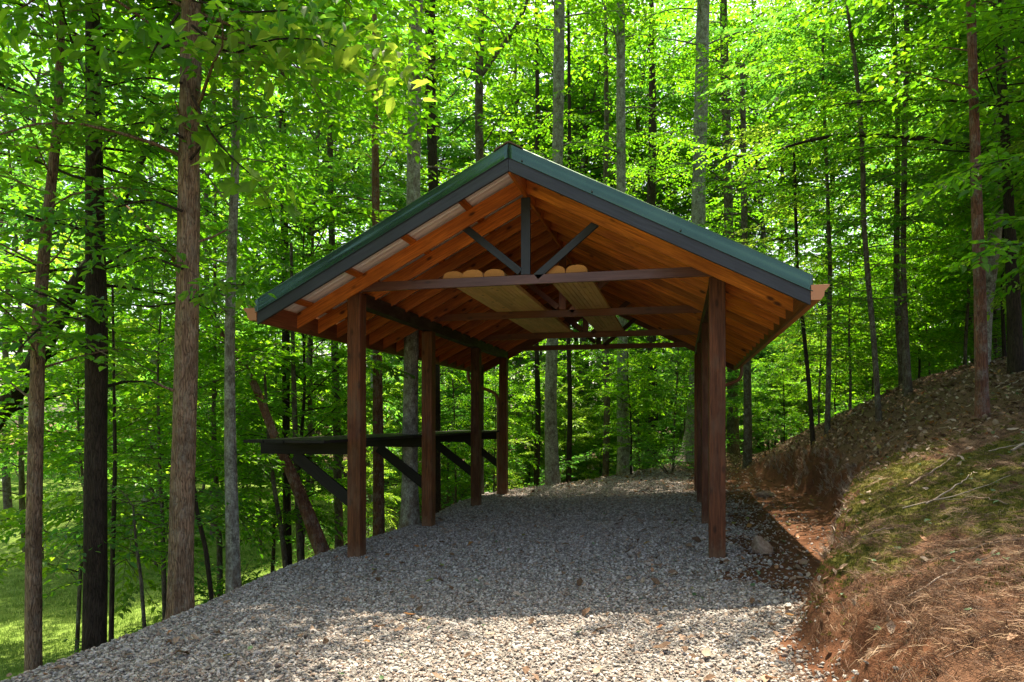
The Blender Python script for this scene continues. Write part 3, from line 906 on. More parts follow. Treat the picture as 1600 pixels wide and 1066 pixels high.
def in_box(p):
    return -5.75 < p[0] < 1.95 and 7.1 < p[1] < 18.6 and p[2] < 5.1
class Crown:
    org = None; rej = None
    def bad(s, p):
        if s.org is None: return False
        p = np.asarray(p) + s.org
        return in_box(p) or (s.rej is not None and s.rej(p))
    def __init__(s, seed): s.r = np.random.default_rng(seed); s.C = []; s.D = []; s.N = []; s.L = []; s.wv = []; s.wq = []; s.nw = 0
    def wood(s, pts, r0, r1, seg=5):
        n = len(pts); V, q = tube_np(pts, np.linspace(r0, r1, n), seg)
        s.wv.append(V); s.wq.append(q + s.nw); s.nw += len(V)
    def twig(s, p, d, length, leaf, step, r=.004):
        if s.bad(p) or s.bad(p + d * length) or s.bad(p + d * length * .5 - np.array([0, 0, length * .1])): return
        rg = s.r; n = max(3, int(length / step))
        t = np.linspace(.12, 1, n)
        sag = np.array([0, 0, -1.0])
        P = p + d * length * t[:, None] + sag * (length * .16 * t ** 2)[:, None]
        side = np.cross(d, [0, 0, 1.0]); side /= np.linalg.norm(side) + 1e-9
        sg = np.where(np.arange(n) % 2, 1, -1)[:, None]
        D = d * .75 + side * sg * rg.uniform(.5, 1.2, (n, 1)) + rg.normal(0, .22, (n, 3)) + np.array([0, 0, -.12])
        Nn = np.array([0, 0, 1.0]) + rg.normal(0, .32, (n, 3)) + side * sg * .2
        s.C.append(P); s.D.append(D); s.N.append(Nn); s.L.append(leaf * rg.uniform(.65, 1.2, n))
        if r > 0:
            s.wood(np.stack([p, p + d * length * .5 + sag * length * .04, p + d * length + sag * length * .16]), r, r * .35, 3)
    def limb(s, p0, az, L, el, leaf, step, r0, dens=1.0, twl=.42, start=.22):
        rg = s.r; n = 7
        d0 = np.array([math.cos(az) * math.cos(el), math.sin(az) * math.cos(el), math.sin(el)])
        pts = [np.array(p0, float)]; d = d0.copy()
        for k in range(n - 1):
            d = d + rg.normal(0, .09, 3) + np.array([0, 0, -.05 * k * (1 if el > .2 else .4)]); d /= np.linalg.norm(d)
            pts.append(pts[-1] + d * L / (n - 1))
        pts = np.array(pts)
        if s.bad(pts[-1]) or s.bad(pts[4]) or s.bad(pts[2]): return
        s.wood(pts, r0, r0 * .2, 5)
        nt = max(3, int(L / .12 * dens))
        for k in range(nt):
            t = start + (1 - start) * (k + rg.uniform(0, .6)) / nt; t = min(t, .995)
            f = t * (n - 1); i = int(f); fr = f - i
            p = pts[i] * (1 - fr) + pts[min(i + 1, n - 1)] * fr
            dd = pts[min(i + 1, n - 1)] - pts[i]; dd /= np.linalg.norm(dd) + 1e-9
            side = np.cross(dd, [0, 0, 1.0]); side /= np.linalg.norm(side) + 1e-9
            sg = 1 if k % 2 else -1
            td = dd * rg.uniform(.4, 1.0) + side * sg * rg.uniform(.6, 1.1) + np.array([0, 0, rg.normal(.02, .2)]); td /= np.linalg.norm(td)
            s.twig(p, td, L * twl * (1.15 - .6 * t) * rg.uniform(.6, 1.15), leaf, step)
        s.twig(pts[-1], d, L * .2, leaf, step)
    def leafmesh(s, name, mat, W=.55, kind=6):
        C = np.concatenate(s.C); D = np.concatenate(s.D); N = np.concatenate(s.N); L = np.concatenate(s.L)
        V, q, k = leaf_quads(C, D, N, L, W, kind)
        me = mkmesh(name, V, quads=q, mats=[mat])
        fattr(me, 'rnd', np.repeat(np.clip(s.r.beta(2, 2.2, len(C)), 0, 1), k))
        return me
    def woodmesh(s, name, mat):
        return mkmesh(name, np.concatenate(s.wv), quads=np.concatenate(s.wq), mats=[mat], smooth=True)

def trunk_tube(P, r, seg=20, seed=0, rough=.10, flare=0):
    """P (n,3) base first"""
    n = len(P); a = np.arange(seg) / seg * 2 * np.pi
    hh = np.r_[0, np.cumsum(np.linalg.norm(np.diff(P, axis=0), axis=1))]
    A, Hh = np.meshgrid(a, hh)
    nx_ = np.cos(A) * 2.3; ny_ = np.sin(A) * 2.3
    f = 1 + rough * (fbm(nx_ + Hh * .7 + seed, ny_ + Hh * .9, 20, 3) + .8 * vnoise(np.cos(A) * 6 + seed, np.sin(A) * 6 + Hh * 1.5, 25))
    rr = np.asarray(r)[:, None] * f
    if flare:
        lobes = 1 + .5 * np.maximum(0, np.sin(A * 4 + seed)) ** 2 + .3 * np.maximum(0, np.sin(A * 7 + 2 * seed))
        rr = rr * (1 + flare * np.exp(-Hh / .28) * lobes)
    return tube_np(P, rr, seg)

# --- crown variants (leaf meshes are shared between the copies)
def understory(seed, H=7.5, Rr=2.3, nl=34, leaf=.13, step=.05, z0=.18, leafm='leaf', barkm='bark_mid', tr=.055, dens=1.0):
    c = Crown(seed); rg = c.r
    n = 14; zz = np.linspace(0, H, n)
    wob = np.cumsum(rg.normal(0, .045, (n, 2)), axis=0) * np.minimum(1, zz / 1.5)[:, None]
    P = np.stack([wob[:, 0], wob[:, 1], zz], -1); P[0, 2] = -.4
    for k in range(nl):
        t = z0 + (1 - z0) * (k + rg.uniform(0, 1)) / nl
        z = H * min(t, .985); px = np.interp(z, zz, P[:, 0]); py = np.interp(z, zz, P[:, 1])
        prof = math.sin(math.pi * min(1, (t - z0) / (1 - z0) * .8 + .22)) ** .7
        L = Rr * prof * rg.uniform(.55, 1.1) + .25
        c.limb((px, py, z), k * 2.4 + rg.uniform(-.5, .5), L, rg.uniform(.05, .5) + .3 * (t > .85), leaf, step, .004 + .0045 * L, dens)
    V, q = trunk_tube(smooth_path(P, 26), np.linspace(tr, tr * .15, 26), 9, seed, .08, .25)
    c.wv.append(V); c.wq.append(q + c.nw); c.nw += len(V)
    return c.woodmesh('trunk', M[barkm]), c.leafmesh('crown', M[leafm])

def canopy(seed, H=20, z0=9.5, Rr=4.2, nl=48, leaf=.2, step=.085, tr=.16, leafm='leaf', barkm='bark_mid', low=5):
    c = Crown(seed); rg = c.r
    n = 14; zz = np.linspace(0, H, n)
    wob = np.cumsum(rg.normal(0, .09, (n, 2)), axis=0) * np.minimum(1, zz / 3)[:, None]
    P = np.stack([wob[:, 0], wob[:, 1], zz], -1); P[0, 2] = -.5
    for k in range(nl):
        t = (k + rg.uniform(0, 1)) / nl; z = z0 + (H - z0) * min(t, .98)
        px = np.interp(z, zz, P[:, 0]); py = np.interp(z, zz, P[:, 1])
        L = Rr * math.sin(math.pi * min(1, t * .72 + .25)) ** .8 * rg.uniform(.6, 1.1) + .5
        c.limb((px, py, z), k * 2.4 + rg.uniform(-.5, .5), L, rg.uniform(.1, .75), leaf, step, .012 + .008 * L, .75, .3)
    for k in range(low):
        z = rg.uniform(3.5, z0); px = np.interp(z, zz, P[:, 0]); py = np.interp(z, zz, P[:, 1])
        c.limb((px, py, z), rg.uniform(0, 6.28), rg.uniform(.8, 2.2), rg.uniform(-.1, .4), .13, .07, .02, .8)
    V, q = trunk_tube(smooth_path(P, 40), np.linspace(tr, tr * .2, 40), 12, seed, .08, .35)
    c.wv.append(V); c.wq.append(q + c.nw); c.nw += len(V)
    return c.woodmesh('trunk', M[barkm]), c.leafmesh('crown', M[leafm], .6)

def shrub(seed, H=1.4, Rr=.9, leafm='leaf_cool'):
    c = Crown(seed); rg = c.r
    for k in range(9):
        c.limb((rg.normal(0, .06), rg.normal(0, .06), -.05), rg.uniform(0, 6.28), H * rg.uniform(.6, 1.2), rg.uniform(.5, 1.35), .095, .055, .012, 1.0, .35, .3)
    return c.woodmesh('stem', M['bark_mid']), c.leafmesh('foliage', M[leafm])

VU = [understory(11, 8.0, 2.5, 46), understory(12, 6.6, 2.1, 38, barkm='bark_dark'), understory(13, 10.0, 2.7, 52, z0=.25, leafm='leaf_cool', tr=.07),
      understory(14, 5.6, 2.0, 34, leafm='leaf_bright', tr=.035), understory(15, 9.0, 2.3, 46, z0=.12, tr=.06, barkm='bark_mid')]
VC = [canopy(21), canopy(22, 22, 10.5, 4.6, 42, barkm='bark_dark', tr=.2), canopy(23, 19, 8.5, 3.9, 38, barkm='bark_grey', tr=.15), canopy(24, 21, 9.0, 4.4, 40, leafm='leaf_cool')]
VS = [shrub(31), shrub(32, 1.1, leafm='leaf'), shrub(33, 1.7)]
NL = sum(len(x[1].polygons) for x in VU + VC + VS)

def tree_from(var, name, label, cat, group, loc, rz, sc, names=('trunk', 'crown')):
    t = thing(name, label, cat, loc, group, rz); t.scale = (sc, sc, sc) if not isinstance(sc, tuple) else sc
    link(names[0], var[0], t); link(names[1], var[1], t)
    return t

placed = []
def free(x, y, dmin):
    return all((x - a) ** 2 + (y - b) ** 2 > max(dmin, c) ** 2 * (1 if c < 9 else 1) for a, b, c in placed)

# --- individually traced trunks -----------------------------------------------------------------
def traced(name, label, cat, pts, d, barkm, seed, crown=None, group=None, flare=.35, extra=None, seg=20, ds=None, rough=.10, extend=True, cscale=1.0, leafm='leaf', limbs=(), rej=None):
    """pts: (px, py, width px) base first; d depth (or ds per point). Crown leaves by limb list."""
    ds = ds or [d] * len(pts)
    W = [at(p[0], p[1], dd) for p, dd in zip(pts, ds)]
    rad = [p[2] * dd / F_PX / 2 * math.cos(math.atan((p[0] - 800) / F_PX)) for p, dd in zip(pts, ds)]
    b = W[0]; gz = tz(b.x, b.y)
    if extend and b.z > gz - .1:
        dirv = (W[0] - W[1]).normalized() if len(W) > 1 else Vector((0, 0, -1))
        k = (b.z - gz + .25) / max(.3, -dirv.z)
        W.insert(0, W[0] + dirv * k); rad.insert(0, rad[0] * 1.06)
    org = Vector((W[0].x, W[0].y, W[0].z))
    Q = np.array([tuple(v - org) + (r,) for v, r in zip(W, rad)])
    n = 60; Q = smooth_path(Q, n)
    t = thing(name, label, cat, org, group)
    c = Crown(seed); c.org = np.array(org); c.rej = rej
    V, q = trunk_tube(Q[:, :3], Q[:, 3], seg, seed, rough, flare)
    c.wv.append(V); c.wq.append(q); c.nw = len(V)
    H = Q[-1, 2]
    for (fz0, fz1, nl, Lm, leaf, step, el0, el1, dens) in limbs:
        for k in range(nl):
            z = fz0 + (fz1 - fz0) * (k + c.r.uniform(0, 1)) / nl
            i = min(n - 1, int(np.searchsorted(Q[:, 2], z)))
            p = Q[i, :3]
            c.limb(p, k * 2.4 + c.r.uniform(-.6, .6) + seed, Lm * c.r.uniform(.55, 1.1), c.r.uniform(el0, el1), leaf, step, max(.006, min(.03, Q[i, 3] * .22)), dens)
    if extra: extra(c, Q, org)
    link('trunk', c.woodmesh('trunk', M[barkm]), t)
    if c.C: link('crown', c.leafmesh('crown', M[leafm], .6), t)
    placed.append((org.x, org.y, .8))
    return t
TOPCROWN = lambda h, hi, L=3.6, n=30: (h, hi, n, L, .17, .09, .1, .7, .62)

def lobed_leaves(c_name, parent, pts, size, mat, seed, org):
    """large five-lobed leaves; pts world base points with direction"""
    prof = [(0, 0), (.12, .30), (.02, .52), (.34, .36), (.42, .62), (.58, .40), (.60, .17), (1.0, 0)]
    half = prof
    V = []; F = []; rn = []
    r = random.Random(seed)
    for p, d in pts:
        d = Vector(d).normalized(); up = Vector((r.uniform(-.4, .4), r.uniform(-.4, .4), 1)).normalized()
        sd = up.cross(d).normalized(); nn = d.cross(sd)
        L = size * r.uniform(.7, 1.2); b = len(V); k = len(half)
        rv = r.random()
        for (a, wv) in half: V.append(Vector(p) - org + d * a * L + sd * wv * L * .95 + nn * (wv * .22 - a * a * .25) * L); rn.append(rv)
        for (a, wv) in half[1:-1]: V.append(Vector(p) - org + d * a * L - sd * wv * L * .95 + nn * (wv * .22 - a * a * .25) * L); rn.append(rv)
        Lf = [b + i for i in range(k)]; Rt = [b + k + i for i in range(k - 2)]
        for i in range(1, k - 1):
            F.append((b, Lf[i], Lf[i + 1])) if i + 1 < k - 1 else F.append((b, Lf[i], b + k - 1))
            F.append((b, Rt[i], Rt[i - 1])) if i < k - 2 else F.append((b, b + k - 1, Rt[i - 1]))
    me = mkmesh(c_name, [tuple(v) for v in V], F, [mat]); fattr(me, 'rnd', rn)
    return link(c_name, me, parent)

def stubs(c, Q, org):
    for z, az, L, r0 in ((2.6, -2.2, .22, .018), (4.1, .3, .3, .016), (5.2, -1.2, .35, .014), (3.4, 2.6, .18, .015)):
        i = int(np.searchsorted(Q[:, 2], z)); p = Q[i, :3]; d = np.array([math.cos(az), math.sin(az), .35])
        c.wood(np.stack([p + d * .06, p + d * (.1 + L * .5), p + d * (.1 + L) + np.array([0, 0, .03])]), r0, r0 * .5, 7)
T1 = traced('oak_tree', 'thick brown ridged trunk standing at the gravel edge left of the pavilion', 'tree',
    [(282, 958, 44), (283, 900, 40), (285, 800, 39), (287, 680, 38), (291, 540, 37), (294, 380, 35), (296, 200, 34), (299, 60, 33), (300, -150, 31), (302, -500, 26), (305, -950, 15)], 7.35,
    'bark_brown', 1, limbs=[(4.6, 7.2, 9, 1.9, .13, .07, -.05, .4, .85), (6.4, 11.8, 46, 2.4, .15, .08, .1, .6, .9)], flare=.3, seg=48, rough=.16, extra=stubs, rej=lambda p: p[0] > -3.0 and p[2] > 4)
traced('oak_tree', 'dark straight trunk between the brown trunk and the slim one at the picture edge', 'tree',
    [(148, 1020, 40), (149, 900, 38), (150, 700, 37), (151, 500, 35), (148, 330, 31), (146, 150, 26), (143, -100, 21), (140, -500, 12)], 8.3,
    'bark_dark', 2, limbs=[(6.2, 11.5, 26, 2.8, .15, .085, .1, .6, .8), (3.6, 6.5, 14, 1.9, .12, .06, -.1, .4, .9)], flare=.15, seg=32)
traced('slim_tree', 'slim brown trunk furthest toward the lawn at the left edge, curving right near its top', 'tree',
    [(52, 1030, 29), (52, 850, 27), (57, 640, 25), (62, 480, 22), (74, 340, 19), (88, 220, 16), (95, 60, 13), (98, -200, 8)], 7.8,
    'bark_brown', 3, limbs=[(3.6, 8.3, 28, 2.1, .12, .06, -.05, .6, .9)], flare=.12, seg=24)
traced('leaning_tree', 'thick dark trunk leaning up to the right behind the left edge trunks', 'tree',
    [(-150, 840, 40), (-60, 730, 37), (0, 645, 34), (50, 575, 32), (88, 505, 30), (118, 440, 26), (170, 375, 18), (195, 300, 14), (230, 230, 10), (300, 170, 6)], 11.5,
    'bark_dark', 4, limbs=[(4.0, 8.6, 26, 2.2, .13, .07, 0, .6, .85)], flare=.1, seg=24)
traced('leaning_tree', 'reddish brown dead trunk slanting up to the left behind the first shelf brace', 'tree',
    [(507, 872, 25), (480, 800, 21), (458, 745, 18), (430, 685, 14), (398, 600, 12), (365, 545, 10), (328, 495, 10), (285, 420, 9), (215, 340, 8), (165, 295, 5)], 11.8,
    'bark_red', 5, limbs=[(3.6, 6.2, 14, 1.6, .11, .06, 0, .5, .85)], flare=.1, seg=16)
traced('lichen_tree', 'grey lichened slim trunk right of the thick brown trunk at the gravel edge', 'tree',
    [(365, 925, 24), (362, 800, 21), (359, 650, 18), (359, 500, 16), (362, 400, 15), (367, 280, 14), (370, 120, 12), (372, -150, 10), (374, -620, 4)], 9.6,
    'bark_grey', 6, limbs=[(3.6, 8.0, 24, 2.1, .115, .058, .0, .5, .85), (7.0, 13, 44, 3.3, .15, .08, 0, .5, .85)], flare=.15, seg=24)
traced('lichen_tree', 'speckled grey trunk rising between the two front left posts of the pavilion', 'tree',
    [(641, 835, 30), (640, 740, 25), (641, 650, 24), (643, 540, 23), (645, 400, 22), (647, 200, 21), (650, 0, 21), (652, -250, 19), (655, -700, 10)], 12.7,
    'bark_grey', 7, limbs=[(9.5, 16, 24, 3.4, .16, .09, .1, .7, .65), (6, 9, 4, 1.4, .12, .06, 0, .4, .8)], flare=.25, seg=32)
traced('lichen_tree', 'pale speckled trunk seen through the pavilion, left of the two at the gravel crest', 'tree',
    [(864, 765, 24), (860, 650, 19), (862, 560, 18), (868, 400, 18), (872, 200, 17), (874, 0, 17), (876, -300, 12)], 20.2,
    'bark_grey', 8, limbs=[(13, 19, 24, 3.6, .18, .1, .1, .7, .6), (8, 12, 5, 1.8, .13, .07, 0, .4, .8)], flare=.2, seg=24)
traced('lichen_tree', 'pale speckled trunk seen through the pavilion, right of the two at the gravel crest', 'tree',
    [(976, 745, 25), (973, 650, 18), (973, 560, 17), (971, 400, 15), (970, 160, 14), (970, 0, 13), (970, -300, 9)], 22.2,
    'bark_grey', 9, limbs=[(13, 20, 24, 3.4, .18, .1, .1, .7, .6), (7, 12, 5, 1.8, .13, .07, 0, .4, .8)], flare=.3, seg=24)
traced('beech_tree', 'big grey trunk with spreading roots just behind the right posts', 'tree',
    [(1078, 722, 34), (1084, 680, 26), (1089, 560, 22), (1090, 400, 21), (1093, 250, 21), (1097, 100, 21), (1100, -50, 19), (1103, -350, 12)], 22.8,
    'bark_grey', 10, limbs=[(13, 20, 24, 3.8, .18, .1, .1, .7, .6), (9, 12, 5, 1.8, .13, .07, 0, .4, .8)], flare=.9, seg=28)
traced('tall_tree', 'dark straight trunk above the left roof slope, right beside the speckled trunk', 'tree',
    [(681, 850, 17), (680, 560, 15), (677, 300, 15), (673, 150, 16), (672, 0, 16), (670, -300, 12)], 17.5, 'bark_dark', 41, limbs=[(11, 17, 20, 3.2, .17, .09, .1, .7, .6), (6, 11, 7, 1.8, .12, .07, 0, .4, .8)])
def fork(c, Q, org):
    for pp, dd, r0 in (([(750, 120), (775, 85), (800, 52), (822, 15), (835, -60)], 18, .07), ([(745, 112), (710, 97), (680, 95), (640, 97)], 18, .03)):
        P = np.array([tuple(at(a, b, dd) - org) for a, b in pp]); c.wood(smooth_path(P, 14), r0, r0 * .5, 8)
traced('forked_tree', 'forked trunk rising behind the roof peak with a limb slanting up right', 'tree',
    [(748, 760, 15), (750, 500, 13), (751, 300, 13), (748, 200, 13), (749, 110, 13), (752, 0, 11), (752, -300, 7)], 18, 'bark_mid', 42, limbs=[(11, 16, 18, 3.0, .17, .09, .1, .7, .6), (6, 11, 6, 1.8, .12, .07, 0, .4, .8)], extra=fork)
traced('far_tree', 'pale grey trunk far off in the gap above the left roof slope', 'tree',
    [(588, 760, 15), (586, 500, 14), (584, 300, 13), (583, 150, 12), (583, -100, 9)], 29, 'bark_grey', 43, limbs=[(12, 19, 20, 3.6, .2, .11, .1, .7, .6)])
traced('slim_tree', 'slim dark trunk between the left eave and the lichened trunk', 'tree',
    [(450, 900, 14), (447, 700, 12), (447, 500, 12), (444, 330, 12), (440, 150, 11), (438, -100, 8)], 15.5, 'bark_dark', 44, limbs=[(7, 13, 20, 2.4, .13, .075, 0, .6, .7)])
traced('slim_tree', 'slim grey brown trunk just above the middle of the left roof slope', 'tree',
    [(530, 870, 14), (527, 700, 13), (522, 500, 11), (517, 330, 10), (515, 150, 9), (512, -100, 6)], 16.5, 'bark_mid', 45, limbs=[(6, 13, 22, 2.4, .13, .075, 0, .6, .7)])
traced('slim_tree', 'reddish trunk hugging the gravel edge right behind the front left post', 'tree',
    [(592, 840, 19), (591, 700, 17), (590, 560, 15), (588, 420, 13), (586, 200, 11), (585, 0, 7)], 14.2, 'bark_red', 46, limbs=[(5, 10, 14, 2.0, .12, .07, 0, .6, .7)], flare=.15)
# right bank
def overhang(c, Q, org):
    for z, az, L in ((7.0, 3.5, 4.3), (8.0, 3.9, 4.0), (8.8, 3.2, 4.6)):
        i = int(np.searchsorted(Q[:, 2], z)); c.limb(Q[i, :3], az, L, .15, .12, .065, .03, .8)
traced('pine_tree', 'reddish brown straight pine trunk with lichen patches on the leafy mound', 'tree',
    [(1536, 680, 25), (1534, 600, 21), (1531, 450, 20), (1526, 300, 18), (1521, 150, 16), (1517, 0, 15), (1510, -300, 10), (1505, -500, 6)], 9.6, 'bark_red', 16, limbs=[(4.5, 11, 22, 2.4, .12, .065, 0, .5, .85)], extra=overhang, flare=.18, seg=28)
def bigarm(c, Q, org):
    for pp, dd, r0 in (([(1572, 245), (1530, 232), (1480, 222), (1430, 215), (1380, 212), (1310, 210), (1250, 222), (1170, 250), (1100, 232)], 11.5, .055), ([(1570, 165), (1500, 158), (1430, 155), (1360, 158), (1300, 165)], 11.5, .03)):
        P = np.array([tuple(at(a, b, dd + .25 * i) - org) for i, (a, b) in enumerate(pp)]); S_ = smooth_path(P, 24); c.wood(S_, r0, r0 * .2, 7)
        for i in range(6, 24):
            for sg in (-1, 1):
                dv = S_[i] - S_[i - 1]; dv /= np.linalg.norm(dv); sd = np.cross(dv, [0, 0, 1.]); td = dv * .7 + sd * sg + np.array([0, 0, c.r.normal(0, .15)]); td /= np.linalg.norm(td)
                c.twig(S_[i], td, c.r.uniform(.5, 1.1), .095, .05, .005)
traced('dark_twin_tree', 'dark twin stem tree at the right edge with a long limb reaching left', 'tree',
    [(1590, 650, 30), (1585, 500, 24), (1578, 350, 18), (1570, 200, 16), (1562, 80, 15), (1552, -100, 12), (1540, -400, 6)], 11.6, 'bark_dark', 17, limbs=[(3.4, 12.5, 32, 2.5, .115, .06, 0, .5, .85)], extra=bigarm)
traced('slim_tree', 'slim brown trunk on the mound crest with leaves all the way up', 'tree',
    [(1419, 625, 14), (1414, 520, 11), (1411, 400, 9), (1413, 250, 9), (1416, 100, 9), (1418, -60, 8), (1420, -300, 5)], 14, 'bark_mid', 18, limbs=[(2.6, 12, 36, 1.9, .10, .055, 0, .5, .9)])
traced('slim_tree', 'forked slim sapling on the bank, third trunk left of the reddish pine', 'tree',
    [(1373, 650, 10), (1366, 540, 9), (1356, 430, 9), (1349, 340, 8), (1348, 230, 8), (1340, 130, 7), (1325, 20, 5), (1315, -100, 3)], 13.2, 'bark_mid', 19, limbs=[(2.3, 9, 32, 1.9, .10, .055, 0, .5, .9)])
traced('sapling', 'straight thin sapling on the bank right beyond the gutter end', 'tree',
    [(1293, 665, 9), (1295, 560, 8), (1297, 420, 7), (1293, 300, 6), (1288, 180, 5), (1285, 60, 4)], 15.5, 'bark_mid', 20, limbs=[(1.7, 9.5, 32, 1.8, .10, .055, 0, .5, .9)])
traced('sapling', 'bent dark sapling just left of the straight thin one on the bank', 'tree',
    [(1269, 672, 7), (1264, 600, 7), (1256, 520, 6), (1246, 430, 6), (1243, 330, 5), (1240, 200, 4)], 15.8, 'bark_dark', 21, limbs=[(1.7, 8, 34, 1.8, .10, .055, 0, .5, .9)], leafm='leaf_bright')
traced('slim_tree', 'short thick grey brown trunk beyond the cut bank next to the right downspout', 'tree',
    [(1168, 702, 13), (1168, 620, 12), (1166, 500, 11), (1162, 300, 10), (1160, 100, 8)], 20, 'bark_mid', 22, limbs=[(3.5, 13, 28, 2.2, .12, .065, 0, .5, .8)])
traced('tall_tree', 'dark grey trunk half hidden behind the right posts', 'tree',
    [(1146, 705, 20), (1144, 600, 16), (1140, 400, 15), (1135, 200, 14), (1130, 0, 12), (1128, -200, 9)], 25, 'bark_mid', 23, limbs=[(8, 18, 30, 3.2, .16, .09, 0, .6, .65)])
for k, (px, py, wd, d, bk, lb) in enumerate((
    (946, 752, 10, 24, 'bark_mid', 'slim trunk seen through the pavilion just left of the right speckled trunk'),
    (888, 768, 8, 22, 'bark_dark', 'thin dark bent stem right beside the left speckled trunk seen through the pavilion'),
    (838, 775, 9, 23, 'bark_dark', 'thin dark trunk left of the speckled trunks seen through the pavilion'),
    (1018, 735, 15, 27, 'bark_dark', 'dark trunk seen through the pavilion between the right speckled trunk and the posts'))):
    traced('slim_tree', lb, 'tree', [(px, py, wd + 1), (px + 3, 640, wd), (px + 1, 560, wd - 1), (px - 3, 420, wd - 1), (px + 2, 200, wd - 2), (px, 0, wd * .5)], d, bk, 50 + k, limbs=[(3.5, 13, 24, 2.2, .12, .07, 0, .5, .75)], flare=.15, seg=12)
for k, (pts, d, lb) in enumerate((
    ([(330, 930, 8), (322, 860, 8), (308, 800, 7), (300, 740, 6), (298, 640, 4)], 9.5, 'thin dark stem leaning left beside the thick brown trunk'),
    ([(448, 905, 9), (440, 830, 8), (428, 760, 7), (420, 690, 6), (412, 560, 4)], 12.2, 'thin leafy stem below the shelf, left of the slanting dead trunk'),
    ([(226, 985, 7), (220, 900, 6), (213, 855, 5), (208, 790, 3)], 9.2, 'short sapling in front of the lawn between the two nearest trunks'),
    ([(174, 1000, 9), (176, 860, 8), (180, 720, 7), (178, 600, 5), (176, 450, 4)], 9.8, 'thin dark trunk right beside the dark straight trunk'),
    ([(470, 892, 11), (466, 800, 10), (462, 700, 9), (458, 560, 7), (455, 380, 5)], 13, 'thin grey stem seen under the first shelf arm'))):
    traced('sapling', lb, 'tree', pts, d, 'bark_dark' if k in (0, 3) else 'bark_mid', 70 + k, limbs=[(1.4, 4.6 if k != 2 else 2.6, 14, 1.25, .095, .055, -.05, .45, .9)], flare=.1, seg=10, leafm='leaf' if k != 2 else 'leaf_cool')

# near branches with large leaves reaching in over the left part of the view
def big_leaf_branch(parent, pts, d, size, seed, mat, lobed=True, n=40, spread=.4):
    org = parent.location.copy()
    P = smooth_path(np.array([tuple(at(a, b, d + .0 * i)) for i, (a, b) in enumerate(pts)]), 24)
    V, q = tube_np(P - np.array(org), np.linspace(.014, .003, 24), 6)
    link('branch', mkmesh('branch', V, quads=q, mats=[M['bark_dark']], smooth=True), parent)
    r = random.Random(seed); L = []
    for k in range(n):
        i = r.randint(5, 23); p = Vector(P[i]); p += Vector((r.uniform(-1, 1), r.uniform(-1, 1), r.uniform(-.5, .35))) * spread
        dd = Vector((r.uniform(-1, 1), r.uniform(-1, .3), r.uniform(-.9, .1)))
        L.append((p, dd))
    if lobed: lobed_leaves('leaves', parent, L, size, M[mat], seed, org)
    else:
        C = np.array([tuple(p - org) for p, _ in L]); D = np.array([tuple(x) for _, x in L])
        N = np.array([[r.uniform(-.5, .5), r.uniform(-.5, .5), 1] for _ in L])
        V, q, k = leaf_quads(C, D, N, size * np.random.default_rng(seed).uniform(.7, 1.25, len(L)), .52, 6)
        me = mkmesh('leaves', V, quads=q, mats=[M[mat]]); fattr(me, 'rnd', np.repeat(np.random.default_rng(seed).random(len(L)), k)); link('leaves', me, parent)
big_leaf_branch(T1, [(300, 150), (330, 210), (365, 250), (395, 275), (425, 315)], 6.6, .21, 1, 'leaf_bright', True, 24, .2)
big_leaf_branch(T1, [(300, 40), (360, 90), (420, 60), (500, 60), (560, 90), (620, 110)], 6.9, .19, 2, 'leaf_bright', False, 190, .42)
big_leaf_branch(T1, [(290, 60), (220, 90), (160, 75), (90, 60), (30, 50)], 6.6, .15, 3, 'leaf', False, 110, .35)
big_leaf_branch(T1, [(280, 20), (250, 60), (230, 100), (240, 140)], 6.2, .19, 4, 'leaf', True, 20, .3)
big_leaf_branch(T1, [(300, 0), (380, 20), (470, 15), (560, 30)], 6.4, .15, 5, 'leaf_cool', False, 90, .3)
big_leaf_branch(T1, [(290, 470), (240, 480), (190, 475), (140, 480)], 7.4, .11, 6, 'leaf', False, 70, .22)
for k, (pts, n_) in enumerate((([(285, 330), (230, 310), (180, 325), (120, 340), (60, 350)], 170), ([(285, 215), (230, 190), (170, 200), (110, 190)], 150), ([(285, 130), (225, 120), (150, 140), (60, 130)], 170),
        ([(285, 420), (235, 400), (190, 420), (150, 410)], 110), ([(297, 250), (340, 200), (400, 180), (450, 195)], 120))):
    big_leaf_branch(T1, pts, 7.2, .105, 20 + k, 'leaf' if k % 2 else 'leaf_cool', False, n_, .36)
big_leaf_branch(T1, [(296, 470), (330, 455), (350, 445), (385, 445)], 7.0, .11, 7, 'leaf', False, 80, .22)

